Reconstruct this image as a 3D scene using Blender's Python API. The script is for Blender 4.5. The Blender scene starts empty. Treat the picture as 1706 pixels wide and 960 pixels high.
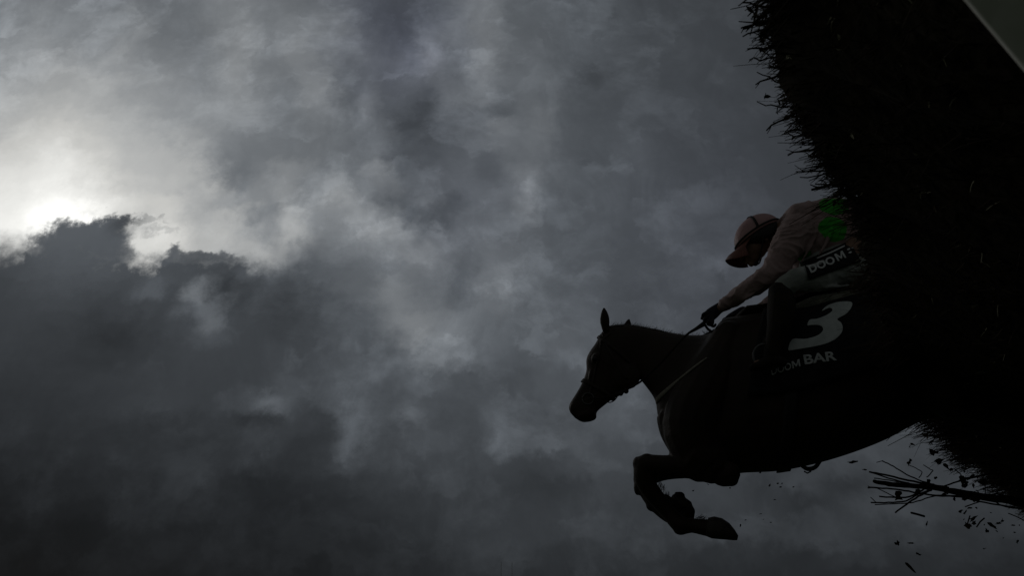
import bpy, bmesh, math, random
from mathutils import Vector, Matrix, noise
from mathutils.bvhtree import BVHTree
random.seed(11)
R = math.radians
scene = bpy.context.scene
col = scene.collection

# ------------------------------------------------------------------ camera
CAMZ = 0.28
PITCH = 24.0
FPX = 1706 * 24.0 / 36.0
cam_d = bpy.data.cameras.new('camera'); cam = bpy.data.objects.new('camera', cam_d); col.objects.link(cam)
cam.location = (0, 0, CAMZ); cam.rotation_euler = (R(90 + PITCH), 0, 0)
cam_d.lens = 24; cam_d.sensor_width = 36; cam_d.clip_start = 0.02; cam_d.clip_end = 20000
cam_d.dof.use_dof = True; cam_d.dof.focus_distance = 3.8; cam_d.dof.aperture_fstop = 7.1
scene.camera = cam
CP = Vector((0, 0, CAMZ))
cp, sp = math.cos(R(PITCH)), math.sin(R(PITCH))

def ray(x, y):
    """direction through a point of the photograph; its length is 1 per metre of depth"""
    a = (x - 853) / FPX; b = (480 - y) / FPX
    return Vector((a, cp - b * sp, sp + b * cp))
def at(x, y, depth): return CP + ray(x, y) * depth

# ------------------------------------------------------------------ light and sky
EXPO = -3.0
GAIN = 2 ** (-EXPO)
scene.view_settings.view_transform = 'Standard'; scene.view_settings.look = 'None'
scene.view_settings.exposure = EXPO; scene.view_settings.gamma = 1
scene.view_settings.use_curve_mapping = False
sd = ray(110, 366).normalized()
SUN_EL = math.asin(sd.z); SUN_AZ = math.atan2(sd.x, sd.y)
sun_d = bpy.data.lights.new('sun', 'SUN'); sun_d.energy = 0.5; sun_d.angle = R(12); sun_d.color = (1, 0.96, 0.9)
sun = bpy.data.objects.new('sun', sun_d); col.objects.link(sun)
sun.rotation_euler = sd.to_track_quat('Z', 'Y').to_euler()

def s2l(c):
    c = max(c, 0) / 255.0
    return c / 12.92 if c <= 0.04045 else ((c + 0.055) / 1.055) ** 2.4

# brightness of the cloud sheet, sampled every 100 along and down; 'front' is the heavy low cloud bank
ROWS = [0, 100, 200, 300, 350, 400, 450, 500, 550, 600, 700, 800, 900, 960]
BACK = {
 0:   [118,118,113,110,118,110, 86, 82,102, 90, 77, 68, 66, 62, 60, 60, 60, 60],
 100: [142,148,138,122,128,114, 98, 98,104, 98, 80, 72, 66, 62, 60, 60, 60, 60],
 200: [176,194,174,150,130,116,102, 88, 98, 98, 80, 76, 66, 62, 60, 60, 60, 60],
 300: [216,230,194,172,134,116,108, 94,100, 94, 80, 74, 66, 62, 60, 60, 60, 60],
 350: [230,242,210,192,146,132,112, 94, 96, 88, 80, 74, 68, 62, 60, 60, 60, 60],
 400: [230,248,208,196,158,126,118,104,100, 88, 80, 74, 70, 64, 60, 60, 60, 60],
 450: [200,200,196,190,160,110,110,106,102, 90, 80, 74, 68, 66, 60, 60, 60, 60],
 500: [ 90, 90,100,100, 90, 84, 98,100, 98, 88, 80, 72, 68, 66, 60, 60, 60, 60],
}
FRONT = {
 0:   [ 70]*18, 100: [70]*18, 200: [70]*18, 300: [74]*18,
 350: [ 72, 86, 90, 80, 84, 96,112, 94, 96, 88, 80, 74, 68, 62, 60, 60, 60, 60],
 400: [ 70, 86, 84, 78, 80, 96,114,104,100, 88, 80, 74, 70, 64, 60, 60, 60, 60],
 450: [ 66, 80, 76, 72, 72, 84,100,108,102, 90, 80, 74, 68, 66, 60, 60, 60, 60],
 500: [ 60, 68, 64, 70, 68, 76, 96,100, 98, 88, 80, 72, 68, 66, 60, 60, 60, 60],
 550: [ 58, 60, 58, 68, 66, 72, 88,108, 94, 86, 80, 74, 68, 66, 62, 60, 60, 60],
 600: [ 54, 54, 56, 66, 66, 68, 80, 98, 86, 84, 78, 74, 70, 66, 62, 60, 60, 60],
 700: [ 46, 48, 52, 58, 60, 64, 70, 70, 70, 72, 72, 70, 66, 64, 64, 66, 62, 60],
 800: [ 35, 38, 42, 47, 50, 50, 56, 58, 59, 58, 61, 62, 62, 58, 56, 57, 55, 51],
 900: [ 24, 26, 28, 29, 31, 33, 41, 47, 51, 52, 53, 52, 51, 49, 48, 49, 48, 46],
 960: [ 22, 24, 27, 28, 27, 30, 35, 39, 41, 42, 41, 41, 40, 39, 38, 38, 37, 35],
}
for r in ROWS:
    if r not in BACK: BACK[r] = FRONT[r]
# local lighter and darker tufts: x, y, rx, ry, tilt, change
TUFTS = [
 (335,90,15,50,-10,-8),(390,80,34,95,-10,10),(515,110,20,70,-22,14),(533,170,12,26,-5,12),(560,40,40,40,0,12),(600,165,28,40,0,-8),(470,190,26,50,-10,-6),
 (665,50,50,58,0,-9),(640,95,40,14,0,6),(625,190,13,36,-14,24),(715,95,13,55,25,14),(768,105,9,28,0,-13),(800,60,26,110,0,14),(690,218,46,40,0,-13),(720,185,26,22,20,-8),
 (745,170,18,34,0,10),(800,192,32,10,-10,-10),(828,216,14,20,0,16),(815,275,22,30,0,-12),(855,292,13,28,0,18),(868,340,18,34,0,14),(890,230,18,50,0,8),
 (985,128,22,16,-30,-12),(912,165,8,5,0,-8),(960,150,14,10,0,-8),(890,190,30,30,0,4),(840,180,20,16,0,-8),
 (450,310,16,14,0,14),(486,285,26,11,8,16),(445,335,12,16,0,18),(478,350,11,30,-8,20),(502,385,22,26,10,17),(462,410,44,13,-25,16),(420,430,34,12,0,14),(443,362,18,22,0,-16),
 (560,322,26,20,0,18),(600,350,34,20,20,16),(640,288,11,20,-10,20),(600,385,30,20,0,6),(645,392,26,20,10,18),(690,330,20,12,30,10),(665,345,16,26,0,-14),(735,350,40,16,-28,-20),(745,365,55,6,-42,14),(700,420,40,18,0,8),
 (765,460,26,40,0,-16),(822,470,26,36,0,12),(700,470,20,20,0,-6),
 (330,285,52,12,28,12),(368,322,14,40,-20,14),(350,340,16,12,0,-14),(395,380,22,30,0,14),(300,330,26,20,0,6),(235,365,30,9,10,-18),(215,290,40,20,30,-6),(290,395,40,20,0,12),(400,290,24,60,-20,-12),(430,260,40,40,0,-8),
 (150,130,40,12,30,8),(195,90,9,16,0,10),(230,35,12,36,-18,12),(60,20,20,30,-20,6),(80,110,16,14,0,6),(260,60,16,20,0,-4),(120,60,70,20,20,-5),(300,200,60,20,30,-6),
 (328,485,8,14,10,40),(352,500,16,7,-15,26),(365,537,17,26,0,26),(335,545,24,22,0,10),(250,478,12,8,0,16),(390,470,26,36,0,-8),(205,560,80,40,-5,-8),(520,545,60,60,0,-9),(480,500,30,26,0,-6),
 (655,515,60,36,0,14),(690,552,30,26,0,12),(720,585,64,12,5,18),(770,560,26,30,0,6),(640,455,26,10,-30,-10),(590,450,30,12,0,-6),(665,475,14,30,30,10),(560,480,24,40,20,6),(600,540,20,30,0,-6),
 (740,640,110,24,0,-8),(620,640,60,18,0,4),(200,650,70,12,5,10),(372,680,28,7,-18,20),(455,662,26,8,-5,26),(492,688,18,7,30,14),(482,632,12,26,10,10),(430,694,70,14,-8,-8),(540,700,24,22,0,-8),(480,730,60,20,0,-7),(300,720,80,20,0,-6),
 (598,712,10,26,8,14),(585,748,30,8,-20,12),(665,693,16,12,-15,30),(655,715,8,12,0,12),(725,728,8,7,0,16),(836,718,16,12,35,24),(846,738,14,8,0,8),(885,738,14,9,0,10),(933,742,14,22,-15,24),(955,745,30,36,0,5),(835,745,20,12,0,4),(900,700,60,16,0,-5),
 (560,790,60,30,0,-5),(450,800,70,20,-10,-8),(470,860,80,18,0,-5),(420,740,60,10,-10,6),(250,945,70,9,0,9),(435,945,20,12,0,4),(640,790,50,40,0,4),(930,800,60,16,0,-5),(1010,790,40,26,-30,6),(900,870,60,20,0,3),
 (1175,452,26,13,-38,14),(1205,490,40,30,0,-5),(1130,350,60,12,-15,5),(1060,260,30,50,0,4),(1080,500,60,30,-40,-4),(950,560,60,40,-30,6),(1000,600,60,60,0,2),(870,620,60,30,-30,-5),
 (1020,680,40,40,0,8),(1070,640,20,20,0,4),(1260,812,80,14,-18,-6),(1420,880,120,12,-15,5),(1500,700,60,18,-20,9),(1350,795,60,12,-35,9),(1430,800,70,20,-20,-6),(1330,850,80,14,-15,-5),(1480,770,40,14,-20,4),
 (1480,850,110,14,-12,5),(1580,910,60,16,-20,-6),(1200,890,100,14,-5,4),(1320,930,60,16,0,-4),(1130,915,60,12,0,-4),(1650,900,50,14,-20,4),
]
def lum(tab, x, y):
    x = min(max(x, 0), 1699.9) / 100.0; i = int(x); fx = x - i
    y = min(max(y, 0), 959.9); j = 0
    while ROWS[j + 1] <= y: j += 1
    fy = (y - ROWS[j]) / (ROWS[j + 1] - ROWS[j])
    a, b = tab[ROWS[j]], tab[ROWS[j + 1]]
    i2 = min(i + 1, 17)
    return (a[i] * (1 - fx) + a[i2] * fx) * (1 - fy) + (b[i] * (1 - fx) + b[i2] * fx) * fy
def tufts(x, y):
    s = 0
    for (cx, cy, rx, ry, an, dv) in TUFTS:
        c, s_ = math.cos(R(an)), math.sin(R(an)); dx, dy = x - cx, y - cy
        a = (dx * c + dy * s_) / (rx * 1.15 + 2); b = (-dx * s_ + dy * c) / (ry * 1.15 + 2)
        s += 1.3 * dv * math.exp(-(a * a + b * b))
    return s
def uv2px(u, v):        # direction (u, 1, v) as it falls in the photograph
    w = cp + v * sp
    return 853 + FPX * u / w, 480 - FPX * (v * cp - sp) / w
NV, NU = 38, 62
V0, V1, U0, U1 = -0.02, 1.14, -1.06, 1.06
VS = [V0 + (V1 - V0) * k / (NV - 1) for k in range(NV)]
US = [U0 + (U1 - U0) * k / (NU - 1) for k in range(NU)]

world = bpy.data.worlds.new('World'); world.use_nodes = True
nt = world.node_tree; nt.nodes.clear()
def N(t, **kw):
    n = nt.nodes.new(t)
    for k, v in kw.items(): setattr(n, k, v)
    return n
def setin(n, i, v):
    if isinstance(v, bpy.types.NodeSocket): nt.links.new(v, n.inputs[i])
    else: n.inputs[i].default_value = v
def M(op, a, b=0.0, c=0.0, clamp=False):
    n = N('ShaderNodeMath', operation=op, use_clamp=clamp); setin(n, 0, a); setin(n, 1, b)
    if op in ('MULTIPLY_ADD', 'SMOOTH_MIN', 'SMOOTH_MAX', 'COMPARE'): setin(n, 2, c)
    return n.outputs[0]
def sstep(v, a, b, lo=0.0, hi=1.0):
    n = N('ShaderNodeMapRange', interpolation_type='SMOOTHSTEP'); setin(n, 0, v)
    n.inputs[1].default_value = a; n.inputs[2].default_value = b; n.inputs[3].default_value = lo; n.inputs[4].default_value = hi
    return n.outputs[0]
def lin(v, a, b):
    n = N('ShaderNodeMapRange'); setin(n, 0, v); n.inputs[1].default_value = a; n.inputs[2].default_value = b
    return n.outputs[0]
def mix(f, a, b, mode='MIX'):
    n = N('ShaderNodeMix', data_type='RGBA', blend_type=mode); setin(n, 0, f); setin(n, 6, a); setin(n, 7, b)
    return n.outputs[2]
def comb(x, y, z):
    n = N('ShaderNodeCombineXYZ'); setin(n, 0, x); setin(n, 1, y); setin(n, 2, z); return n.outputs[0]
def noise_tex(vec, scale, detail=6, rough=0.55, dist=0.0, out=0):
    n = N('ShaderNodeTexNoise'); setin(n, 'Vector', vec); n.inputs['Scale'].default_value = scale
    n.inputs['Detail'].default_value = detail; n.inputs['Roughness'].default_value = rough; n.inputs['Distortion'].default_value = dist
    return n.outputs[out]
tc = N('ShaderNodeTexCoord'); sep = N('ShaderNodeSeparateXYZ'); nt.links.new(tc.outputs['Generated'], sep.inputs[0])
dx, dy, dz = sep.outputs
yy = M('MAXIMUM', dy, 0.25)
u0 = M('DIVIDE', dx, yy); v0 = M('DIVIDE', dz, yy)
P0 = comb(u0, v0, 0.0)
# domain warp: two scales of turbulence
def warp(amp1, sc1, amp2, sc2, seed):
    a = N('ShaderNodeVectorMath', operation='ADD'); nt.links.new(P0, a.inputs[0]); a.inputs[1].default_value = (seed, seed * 1.7, seed * .3)
    n1 = N('ShaderNodeTexNoise'); nt.links.new(a.outputs[0], n1.inputs['Vector']); n1.inputs['Scale'].default_value = sc1; n1.inputs['Detail'].default_value = 3; n1.inputs['Roughness'].default_value = .6
    n2 = N('ShaderNodeTexNoise'); nt.links.new(a.outputs[0], n2.inputs['Vector']); n2.inputs['Scale'].default_value = sc2; n2.inputs['Detail'].default_value = 10; n2.inputs['Roughness'].default_value = .66
    s1 = N('ShaderNodeSeparateColor'); nt.links.new(n1.outputs['Color'], s1.inputs[0])
    s2 = N('ShaderNodeSeparateColor'); nt.links.new(n2.outputs['Color'], s2.inputs[0])
    n3 = N('ShaderNodeTexNoise'); nt.links.new(a.outputs[0], n3.inputs['Vector']); n3.inputs['Scale'].default_value = sc2 * 3.2; n3.inputs['Detail'].default_value = 7; n3.inputs['Roughness'].default_value = .6
    s3 = N('ShaderNodeSeparateColor'); nt.links.new(n3.outputs['Color'], s3.inputs[0])
    fu_, fv_ = M('MULTIPLY', M('SUBTRACT', s3.outputs[0], .5), amp2 * .42), M('MULTIPLY', M('SUBTRACT', s3.outputs[1], .5), amp2 * .42)
    U = M('ADD', M('ADD', fu_, M('MULTIPLY_ADD', M('SUBTRACT', s1.outputs[0], .5), amp1, u0)), M('MULTIPLY', M('SUBTRACT', s2.outputs[0], .5), amp2))
    V = M('ADD', M('ADD', fv_, M('MULTIPLY_ADD', M('SUBTRACT', s1.outputs[1], .5), amp1, v0)), M('MULTIPLY', M('SUBTRACT', s2.outputs[1], .5), amp2))
    return U, V
uw, vw = warp(.03, 3.2, .105, 9.0, 3.1)
def grid(tab, u, v, jmax, umax):
    """a lattice of cloud brightness over bearing and height: rows of colour ramps blended upwards"""
    H = NU // 2; um = US[H]
    halves = [(0, H)] + ([(H, NU - 1)] if umax > um else [])
    right = M('GREATER_THAN', u, um) if len(halves) > 1 else None
    fus = [lin(u, US[a], US[b]) for a, b in halves]
    res = None
    for j in jmax:
        outs = []
        for (k0, k1), fu in zip(halves, fus):
            gt = bpy.data.node_groups.new('cloud_row', 'ShaderNodeTree')
            gt.interface.new_socket('Factor', in_out='INPUT', socket_type='NodeSocketFloat'); gt.interface.new_socket('Color', in_out='OUTPUT', socket_type='NodeSocketColor')
            rp = gt.nodes.new('ShaderNodeValToRGB'); cr = rp.color_ramp; cr.interpolation = 'CARDINAL'
            n = k1 - k0 + 1
            while len(cr.elements) < n: cr.elements.new(0.5)
            for k in range(n): cr.elements[k].position = k / (n - 1)
            for k in range(n):
                x, y = uv2px(US[k0 + k], VS[j])
                L = lum(tab, x, y) + tufts(x, y); l = s2l(L)
                w = min(max((L - 85) / 110.0, 0), 1)
                tr = .895 * (1 - w) + 1.0 * w; tg = 1.0; tb = 1.125 * (1 - w) + .965 * w
                l *= 1 + .10 * min(max((x - 450) / 250, 0), 1) * min(max((y - 250) / 150, 0), 1)
                hz = math.exp(-((x - 665) / 90) ** 2 - ((y - 60) / 110) ** 2) + .45 * math.exp(-((x - 1220) / 200) ** 2 - ((y - 400) / 260) ** 2) + .3 * math.exp(-((x - 760) / 100) ** 2 - ((y - 320) / 120) ** 2)
                tb += .12 * hz; tr += .01 * hz
                cr.elements[k].color = (l * tr, l * tg, l * tb, 1)
            gi = gt.nodes.new('NodeGroupInput'); go = gt.nodes.new('NodeGroupOutput')
            gt.links.new(gi.outputs[0], rp.inputs[0]); gt.links.new(rp.outputs[0], go.inputs[0])
            gn = N('ShaderNodeGroup'); gn.node_tree = gt; setin(gn, 0, fu); outs.append(gn.outputs[0])
        o = outs[0] if right is None else mix(right, outs[0], outs[1])
        res = o if res is None else mix(sstep(v, VS[j - 1], VS[j]), res, o)
    return res
j0 = max(k for k in range(NV) if VS[k] < .34); j1 = min(k for k in range(NV) if VS[k] > .74)
back = grid(BACK, uw, vw, range(j0, NV), 1)
front = grid(FRONT, uw, vw, range(0, j1 + 1), 1)
# upper rim of the heavy cloud bank
EDGE = [(-40,408),(0,408),(28,400),(60,396),(86,392),(98,384),(118,382),(132,386),(150,390),(166,396),(184,406),(202,420),(224,436),(250,443),(268,436),(280,424),(300,424),(318,430),(345,436),(372,430),(400,436),(425,448),(450,452),(480,440),(520,404),(560,398),(600,410),(700,440),(900,470),(1300,480),(1750,480)]
fc = N('ShaderNodeValToRGB'); cr = fc.color_ramp; cr.interpolation = 'EASE'
def px2uv(x, y):
    r = ray(x, y); return r.x / r.y, r.z / r.y
pts = [px2uv(x, y) for x, y in EDGE][:32]
while len(cr.elements) < len(pts): cr.elements.new(0.5)
pts.sort()
for k, (u, v) in enumerate(pts):
    cr.elements[k].position = (u + .8) / 1.7
for k, (u, v) in enumerate(pts):
    cr.elements[k].color = (v, v, v, 1)
uwe, vwe = warp(.045, 7, .095, 16, 8.3)
setin(fc, 0, lin(uwe, -.8, .9))
dist = M('SUBTRACT', fc.outputs[0], vwe)
soft = sstep(u0, -.42, -.18, .024, .10)
soft = M('ADD', soft, sstep(u0, -.72, -.60, .02, 0.0))
mask = sstep(M('DIVIDE', dist, soft), -1, 1)
def puff(x, y, rx, ry, tilt, w):
    """a small torn-off tuft of the dark bank"""
    u, v = px2uv(x, y); k = 1 / 1050.0; c, s_ = math.cos(R(tilt)), math.sin(R(tilt))
    du, dv = M('SUBTRACT', uwe, u), M('SUBTRACT', vwe, v)
    a = M('DIVIDE', M('MULTIPLY_ADD', du, c, M('MULTIPLY', dv, s_)), rx * k); b = M('DIVIDE', M('MULTIPLY_ADD', dv, c, M('MULTIPLY', du, -s_)), ry * k)
    return M('MULTIPLY', sstep(M('ADD', M('MULTIPLY', a, a), M('MULTIPLY', b, b)), 2.4, .15), w)
for q in ((180,380,40,17,14,1.0),(200,370,20,12,0,.9),(112,388,30,18,0,.95),(148,398,64,24,6,1.0),(176,408,44,22,-22,.96),(120,404,60,20,0,1.0),(284,426,18,15,0,.9),(238,372,26,7,10,.34),(268,388,20,7,-10,.24),(330,434,30,14,0,.9),(372,432,24,10,0,.8)):
    mask = M('SUBTRACT', 1.0, M('MULTIPLY', M('SUBTRACT', 1.0, mask), M('SUBTRACT', 1.0, puff(*q))))
base = mix(mask, back, front)
# fine billows
nb = noise_tex(comb(M('MULTIPLY', u0, 1.25), M('MULTIPLY', v0, 1.0), 4.2), 5.5, 10, .60, .55)
nc = noise_tex(comb(u0, M('MULTIPLY', v0, 1.3), 9.7), 15.0, 8, .6, .3)
glow = sstep(M('SQRT', M('ADD', M('POWER', M('ADD', u0, .74), 2), M('POWER', M('SUBTRACT', v0, .55), 2))), .1, .55)
pw = comb(M('ADD', u0, M('MULTIPLY', nb, .22)), M('ADD', v0, M('MULTIPLY', nc, .10)), 1.3)
nd = noise_tex(pw, 9.0, 9, .62, .4)
ridge = M('POWER', M('SUBTRACT', 1.0, M('ABSOLUTE', M('MULTIPLY_ADD', nd, 4.0, -2.0))), 2.0)
ridge = M('MULTIPLY', ridge, sstep(nb, .42, .62))
bil = M('ADD', M('MULTIPLY', M('SUBTRACT', nb, .5), .80), M('MULTIPLY', M('SUBTRACT', nc, .5), .75))
bil = M('ADD', bil, M('MULTIPLY_ADD', ridge, .22, -.04))
ne = noise_tex(comb(M('ADD', uw, 3.0), M('MULTIPLY', vw, 1.15), 7.7), 7.0, 10, .58, .25)
crisp = M('MULTIPLY', M('SUBTRACT', sstep(ne, .47, .58), .5), M('MULTIPLY', sstep(nc, .35, .62), .42))
bil = M('ADD', bil, crisp)
bil = M('MULTIPLY', bil, M('MULTIPLY_ADD', glow, .85, .15))
bil = M('MULTIPLY', bil, sstep(u0, .15, .5, 1, .55))
fac = M('POWER', 2.0, bil)
bb = comb(fac, fac, fac)
base = mix(1.0, base, bb, 'MULTIPLY')
# the veiled sun
gu, gv = px2uv(112, 366)
rr = M('ADD', M('POWER', M('SUBTRACT', uw, gu), 2), M('POWER', M('MULTIPLY', M('SUBTRACT', vw, gv), 1.25), 2))
core = M('MULTIPLY', M('POWER', 2.718, M('MULTIPLY', rr, -1 / .0030)), .42)
halo = M('MULTIPLY', M('POWER', 2.718, M('MULTIPLY', rr, -1 / .03)), .08)
g = M('MULTIPLY', M('ADD', core, halo), M('SUBTRACT', 1.0, M('MULTIPLY', mask, .985)))
gl = N('ShaderNodeVectorMath', operation='SCALE'); gl.inputs[0].default_value = (1, .985, .95); nt.links.new(g, gl.inputs['Scale'])
base = mix(1.0, base, gl.outputs[0], 'ADD')
# the rest of the overcast, behind and beside
nr = noise_tex(tc.outputs['Generated'], 2.2, 6, .55)
rest = N('ShaderNodeValToRGB'); rest.color_ramp.elements[0].color = (.028, .030, .030, 1); rest.color_ramp.elements[1].color = (.066, .070, .070, 1)
rest.color_ramp.elements[0].position = .3; rest.color_ramp.elements[1].position = .7
setin(rest, 0, nr)
inview = M('MULTIPLY', sstep(dy, .25, .45), sstep(v0, 1.7, 1.12))
base = mix(inview, rest.outputs[0], base)
sky = N('ShaderNodeTexSky', sky_type='NISHITA', sun_disc=False, sun_elevation=SUN_EL, sun_rotation=SUN_AZ)
bg1 = N('ShaderNodeBackground'); nt.links.new(base, bg1.inputs[0]); bg1.inputs[1].default_value = GAIN
bg2 = N('ShaderNodeBackground'); nt.links.new(sky.outputs[0], bg2.inputs[0]); bg2.inputs[1].default_value = 0.05
mx = N('ShaderNodeMixShader'); mx.inputs[0].default_value = .992
nt.links.new(bg2.outputs[0], mx.inputs[1]); nt.links.new(bg1.outputs[0], mx.inputs[2])
wo = N('ShaderNodeOutputWorld'); nt.links.new(mx.outputs[0], wo.inputs[0])
scene.world = world
world.cycles.sampling_method = 'MANUAL'; world.cycles.sample_map_resolution = 512

# ------------------------------------------------------------------ materials
def mat(name, c1, c2=None, scale=20, rough=.8, spec=.3, bump=0.0, bscale=120, sheen=0, detail=5, stretch=None):
    m = bpy.data.materials.new(name); m.use_nodes = True; t = m.node_tree; b = t.nodes['Principled BSDF']
    b.inputs['Roughness'].default_value = rough; b.inputs['Specular IOR Level'].default_value = spec
    b.inputs['Sheen Weight'].default_value = sheen
    co = t.nodes.new('ShaderNodeTexCoord'); mp = t.nodes.new('ShaderNodeMapping'); t.links.new(co.outputs['Object'], mp.inputs[0])
    if stretch: mp.inputs['Scale'].default_value = stretch
    n = t.nodes.new('ShaderNodeTexNoise'); n.inputs['Scale'].default_value = scale; n.inputs['Detail'].default_value = detail
    t.links.new(mp.outputs[0], n.inputs['Vector'])
    r = t.nodes.new('ShaderNodeValToRGB'); r.color_ramp.elements[0].position = .35; r.color_ramp.elements[1].position = .65
    r.color_ramp.elements[0].color = (*c1, 1); r.color_ramp.elements[1].color = (*(c2 or c1), 1)
    t.links.new(n.outputs[0], r.inputs[0]); t.links.new(r.outputs[0], b.inputs['Base Color'])
    if bump:
        n2 = t.nodes.new('ShaderNodeTexNoise'); n2.inputs['Scale'].default_value = bscale; n2.inputs['Detail'].default_value = 4
        t.links.new(mp.outputs[0], n2.inputs['Vector'])
        bp = t.nodes.new('ShaderNodeBump'); bp.inputs['Strength'].default_value = bump; bp.inputs['Distance'].default_value = .01
        t.links.new(n2.outputs[0], bp.inputs['Height']); t.links.new(bp.outputs[0], b.inputs['Normal'])
    m['ramp'] = r.name
    return m
MA = {
 'coat': mat('bay_coat', (.017, .011, .007), (.028, .017, .011), 6, .6, .22, .25, 60, .05),
 'hair': mat('black_hair', (.010, .008, .007), (.02, .015, .012), 40, .6, .3),
 'hoof': mat('hoof_horn', (.03, .026, .022), (.06, .05, .04), 30, .6, .3, .3, 80),
 'leather': mat('dark_leather', (.018, .012, .008), (.03, .02, .013), 30, .6, .25, .2, 150),
 'black_leather': mat('black_leather', (.009, .008, .006), (.020, .015, .010), 12, .7, .15, .2, 60),
 'strap': mat('pale_webbing', (.18, .17, .14), (.26, .24, .20), 60, .85, .2, .3, 200),
 'steel': mat('dull_steel', (.06, .06, .06), (.10, .10, .10), 30, .5, .4),
 'cloth_black': mat('black_cloth', (.010, .010, .011), (.018, .018, .019), 20, .9, .2, .4, 160),
 'white': mat('white_print', (.48, .52, .51), (.58, .62, .61), 30, .8, .2, .15, 60),
 'print': mat('grey_white_print', (.50, .52, .52), (.62, .64, .64), 50, .8, .2, .15, 60),
 'pad': mat('khaki_pad', (.13, .14, .11), (.22, .22, .18), 25, .95, .1, .8, 90),
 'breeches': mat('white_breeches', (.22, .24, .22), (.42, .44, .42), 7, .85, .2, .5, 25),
 'skin': mat('skin', (.17, .10, .07), (.22, .13, .09), 12, .6, .3),
 'glove': mat('dark_glove', (.012, .012, .02), (.025, .024, .035), 40, .8, .2, .3, 150),
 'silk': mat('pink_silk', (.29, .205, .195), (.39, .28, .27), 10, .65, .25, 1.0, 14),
 'cap': mat('pink_cap', (.40, .24, .24), (.50, .30, .30), 14, .5, .35, .3, 40),
 'peak': mat('red_brown_peak', (.13, .045, .035), (.18, .065, .045), 14, .5, .35),
 'band': mat('dark_band', (.012, .012, .012), (.02, .018, .018), 30, .6, .3),
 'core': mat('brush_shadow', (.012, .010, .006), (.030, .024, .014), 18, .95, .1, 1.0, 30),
 'twig': mat('birch_twig', (.018, .013, .008), (.050, .036, .022), 9, .9, .2),
 'leaf': mat('dead_leaf', (.035, .030, .014), (.065, .050, .024), 15, .8, .2),
 'glint_bits': mat('painted_glint', (.14, .14, .08), (.50, .47, .36), 15, .8, .2),  # pale colour stands in for glints on lit twigs and leaves
 'bark': mat('branch_bark', (.025, .028, .012), (.065, .058, .032), 35, .9, .2, .8, 90),
 'board': mat('white_plastic', (.78, .78, .72), (.86, .86, .80), 7, .55, .3, .15, 25),
 'grass': mat('turf_grass', (.025, .045, .012), (.05, .085, .02), 8, .95, .1, 1.0, 60),
 'pole': mat('grey_pole', (.30, .30, .30), (.36, .36, .36), 10, .8, .2),
}

# ------------------------------------------------------------------ helpers
def tag(o, label=None, cat=None, group=None, kind=None):
    if label: o['label'] = label
    if cat: o['category'] = cat
    if group: o['group'] = group
    if kind: o['kind'] = kind
    return o
def empty(name, loc, *a, **k):
    o = bpy.data.objects.new(name, None); col.objects.link(o); o.location = loc; o.empty_display_size = .1
    return tag(o, *a, **k)
def root_loc(o):
    while o.parent: o = o.parent
    return o.location.copy()
def mesh_obj(name, me, m, parent=None, loc=None, smooth=True):
    if isinstance(me, bmesh.types.BMesh):
        bmesh.ops.recalc_face_normals(me, faces=me.faces)
        d = bpy.data.meshes.new(name); me.to_mesh(d); me.free(); me = d
    if parent: me.transform(Matrix.Translation(-root_loc(parent)))
    elif loc is not None: me.transform(Matrix.Translation(-Vector(loc)))
    me.name = name
    o = bpy.data.objects.new(name, me); col.objects.link(o)
    if parent: o.parent = parent
    elif loc is not None: o.location = loc
    me.materials.clear(); me.materials.append(MA[m] if isinstance(m, str) else m)
    if smooth:
        for p in me.polygons: p.use_smooth = True
    return o
def bvh_of(objs):
    vs, fs = [], []
    for o in objs:
        L = root_loc(o); b = len(vs)
        vs += [v.co + L for v in o.data.vertices]; fs += [[b + i for i in p.vertices] for p in o.data.polygons]
    return BVHTree.FromPolygons(vs, fs)
def cast(bv, x, y, off=.004):
    d = ray(x, y).normalized(); h, n, i, t = bv.ray_cast(CP, d)
    if h is None: return None
    if n.dot(d) > 0: n = -n
    return h + n * off, n

# mid plane of the horse: it travels to the left and slightly away from the camera
HTH = R(17)
HEAD_DIR = Vector((-math.cos(HTH), math.sin(HTH), 0))
SIDE = Vector((-math.sin(HTH), -math.cos(HTH), 0))        # towards its left flank, the side we see
H0 = at(1230, 680, 3.85)
def hp(x, y, off=0.0):
    d = ray(x, y); t = (H0 + SIDE * off - CP).dot(SIDE) / d.dot(SIDE)
    return CP + d * t
def pr(x, y, rpx, off=0.0): return (hp(x, y, off) - CP).dot(Vector((0, cp, sp))) * rpx / FPX

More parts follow.
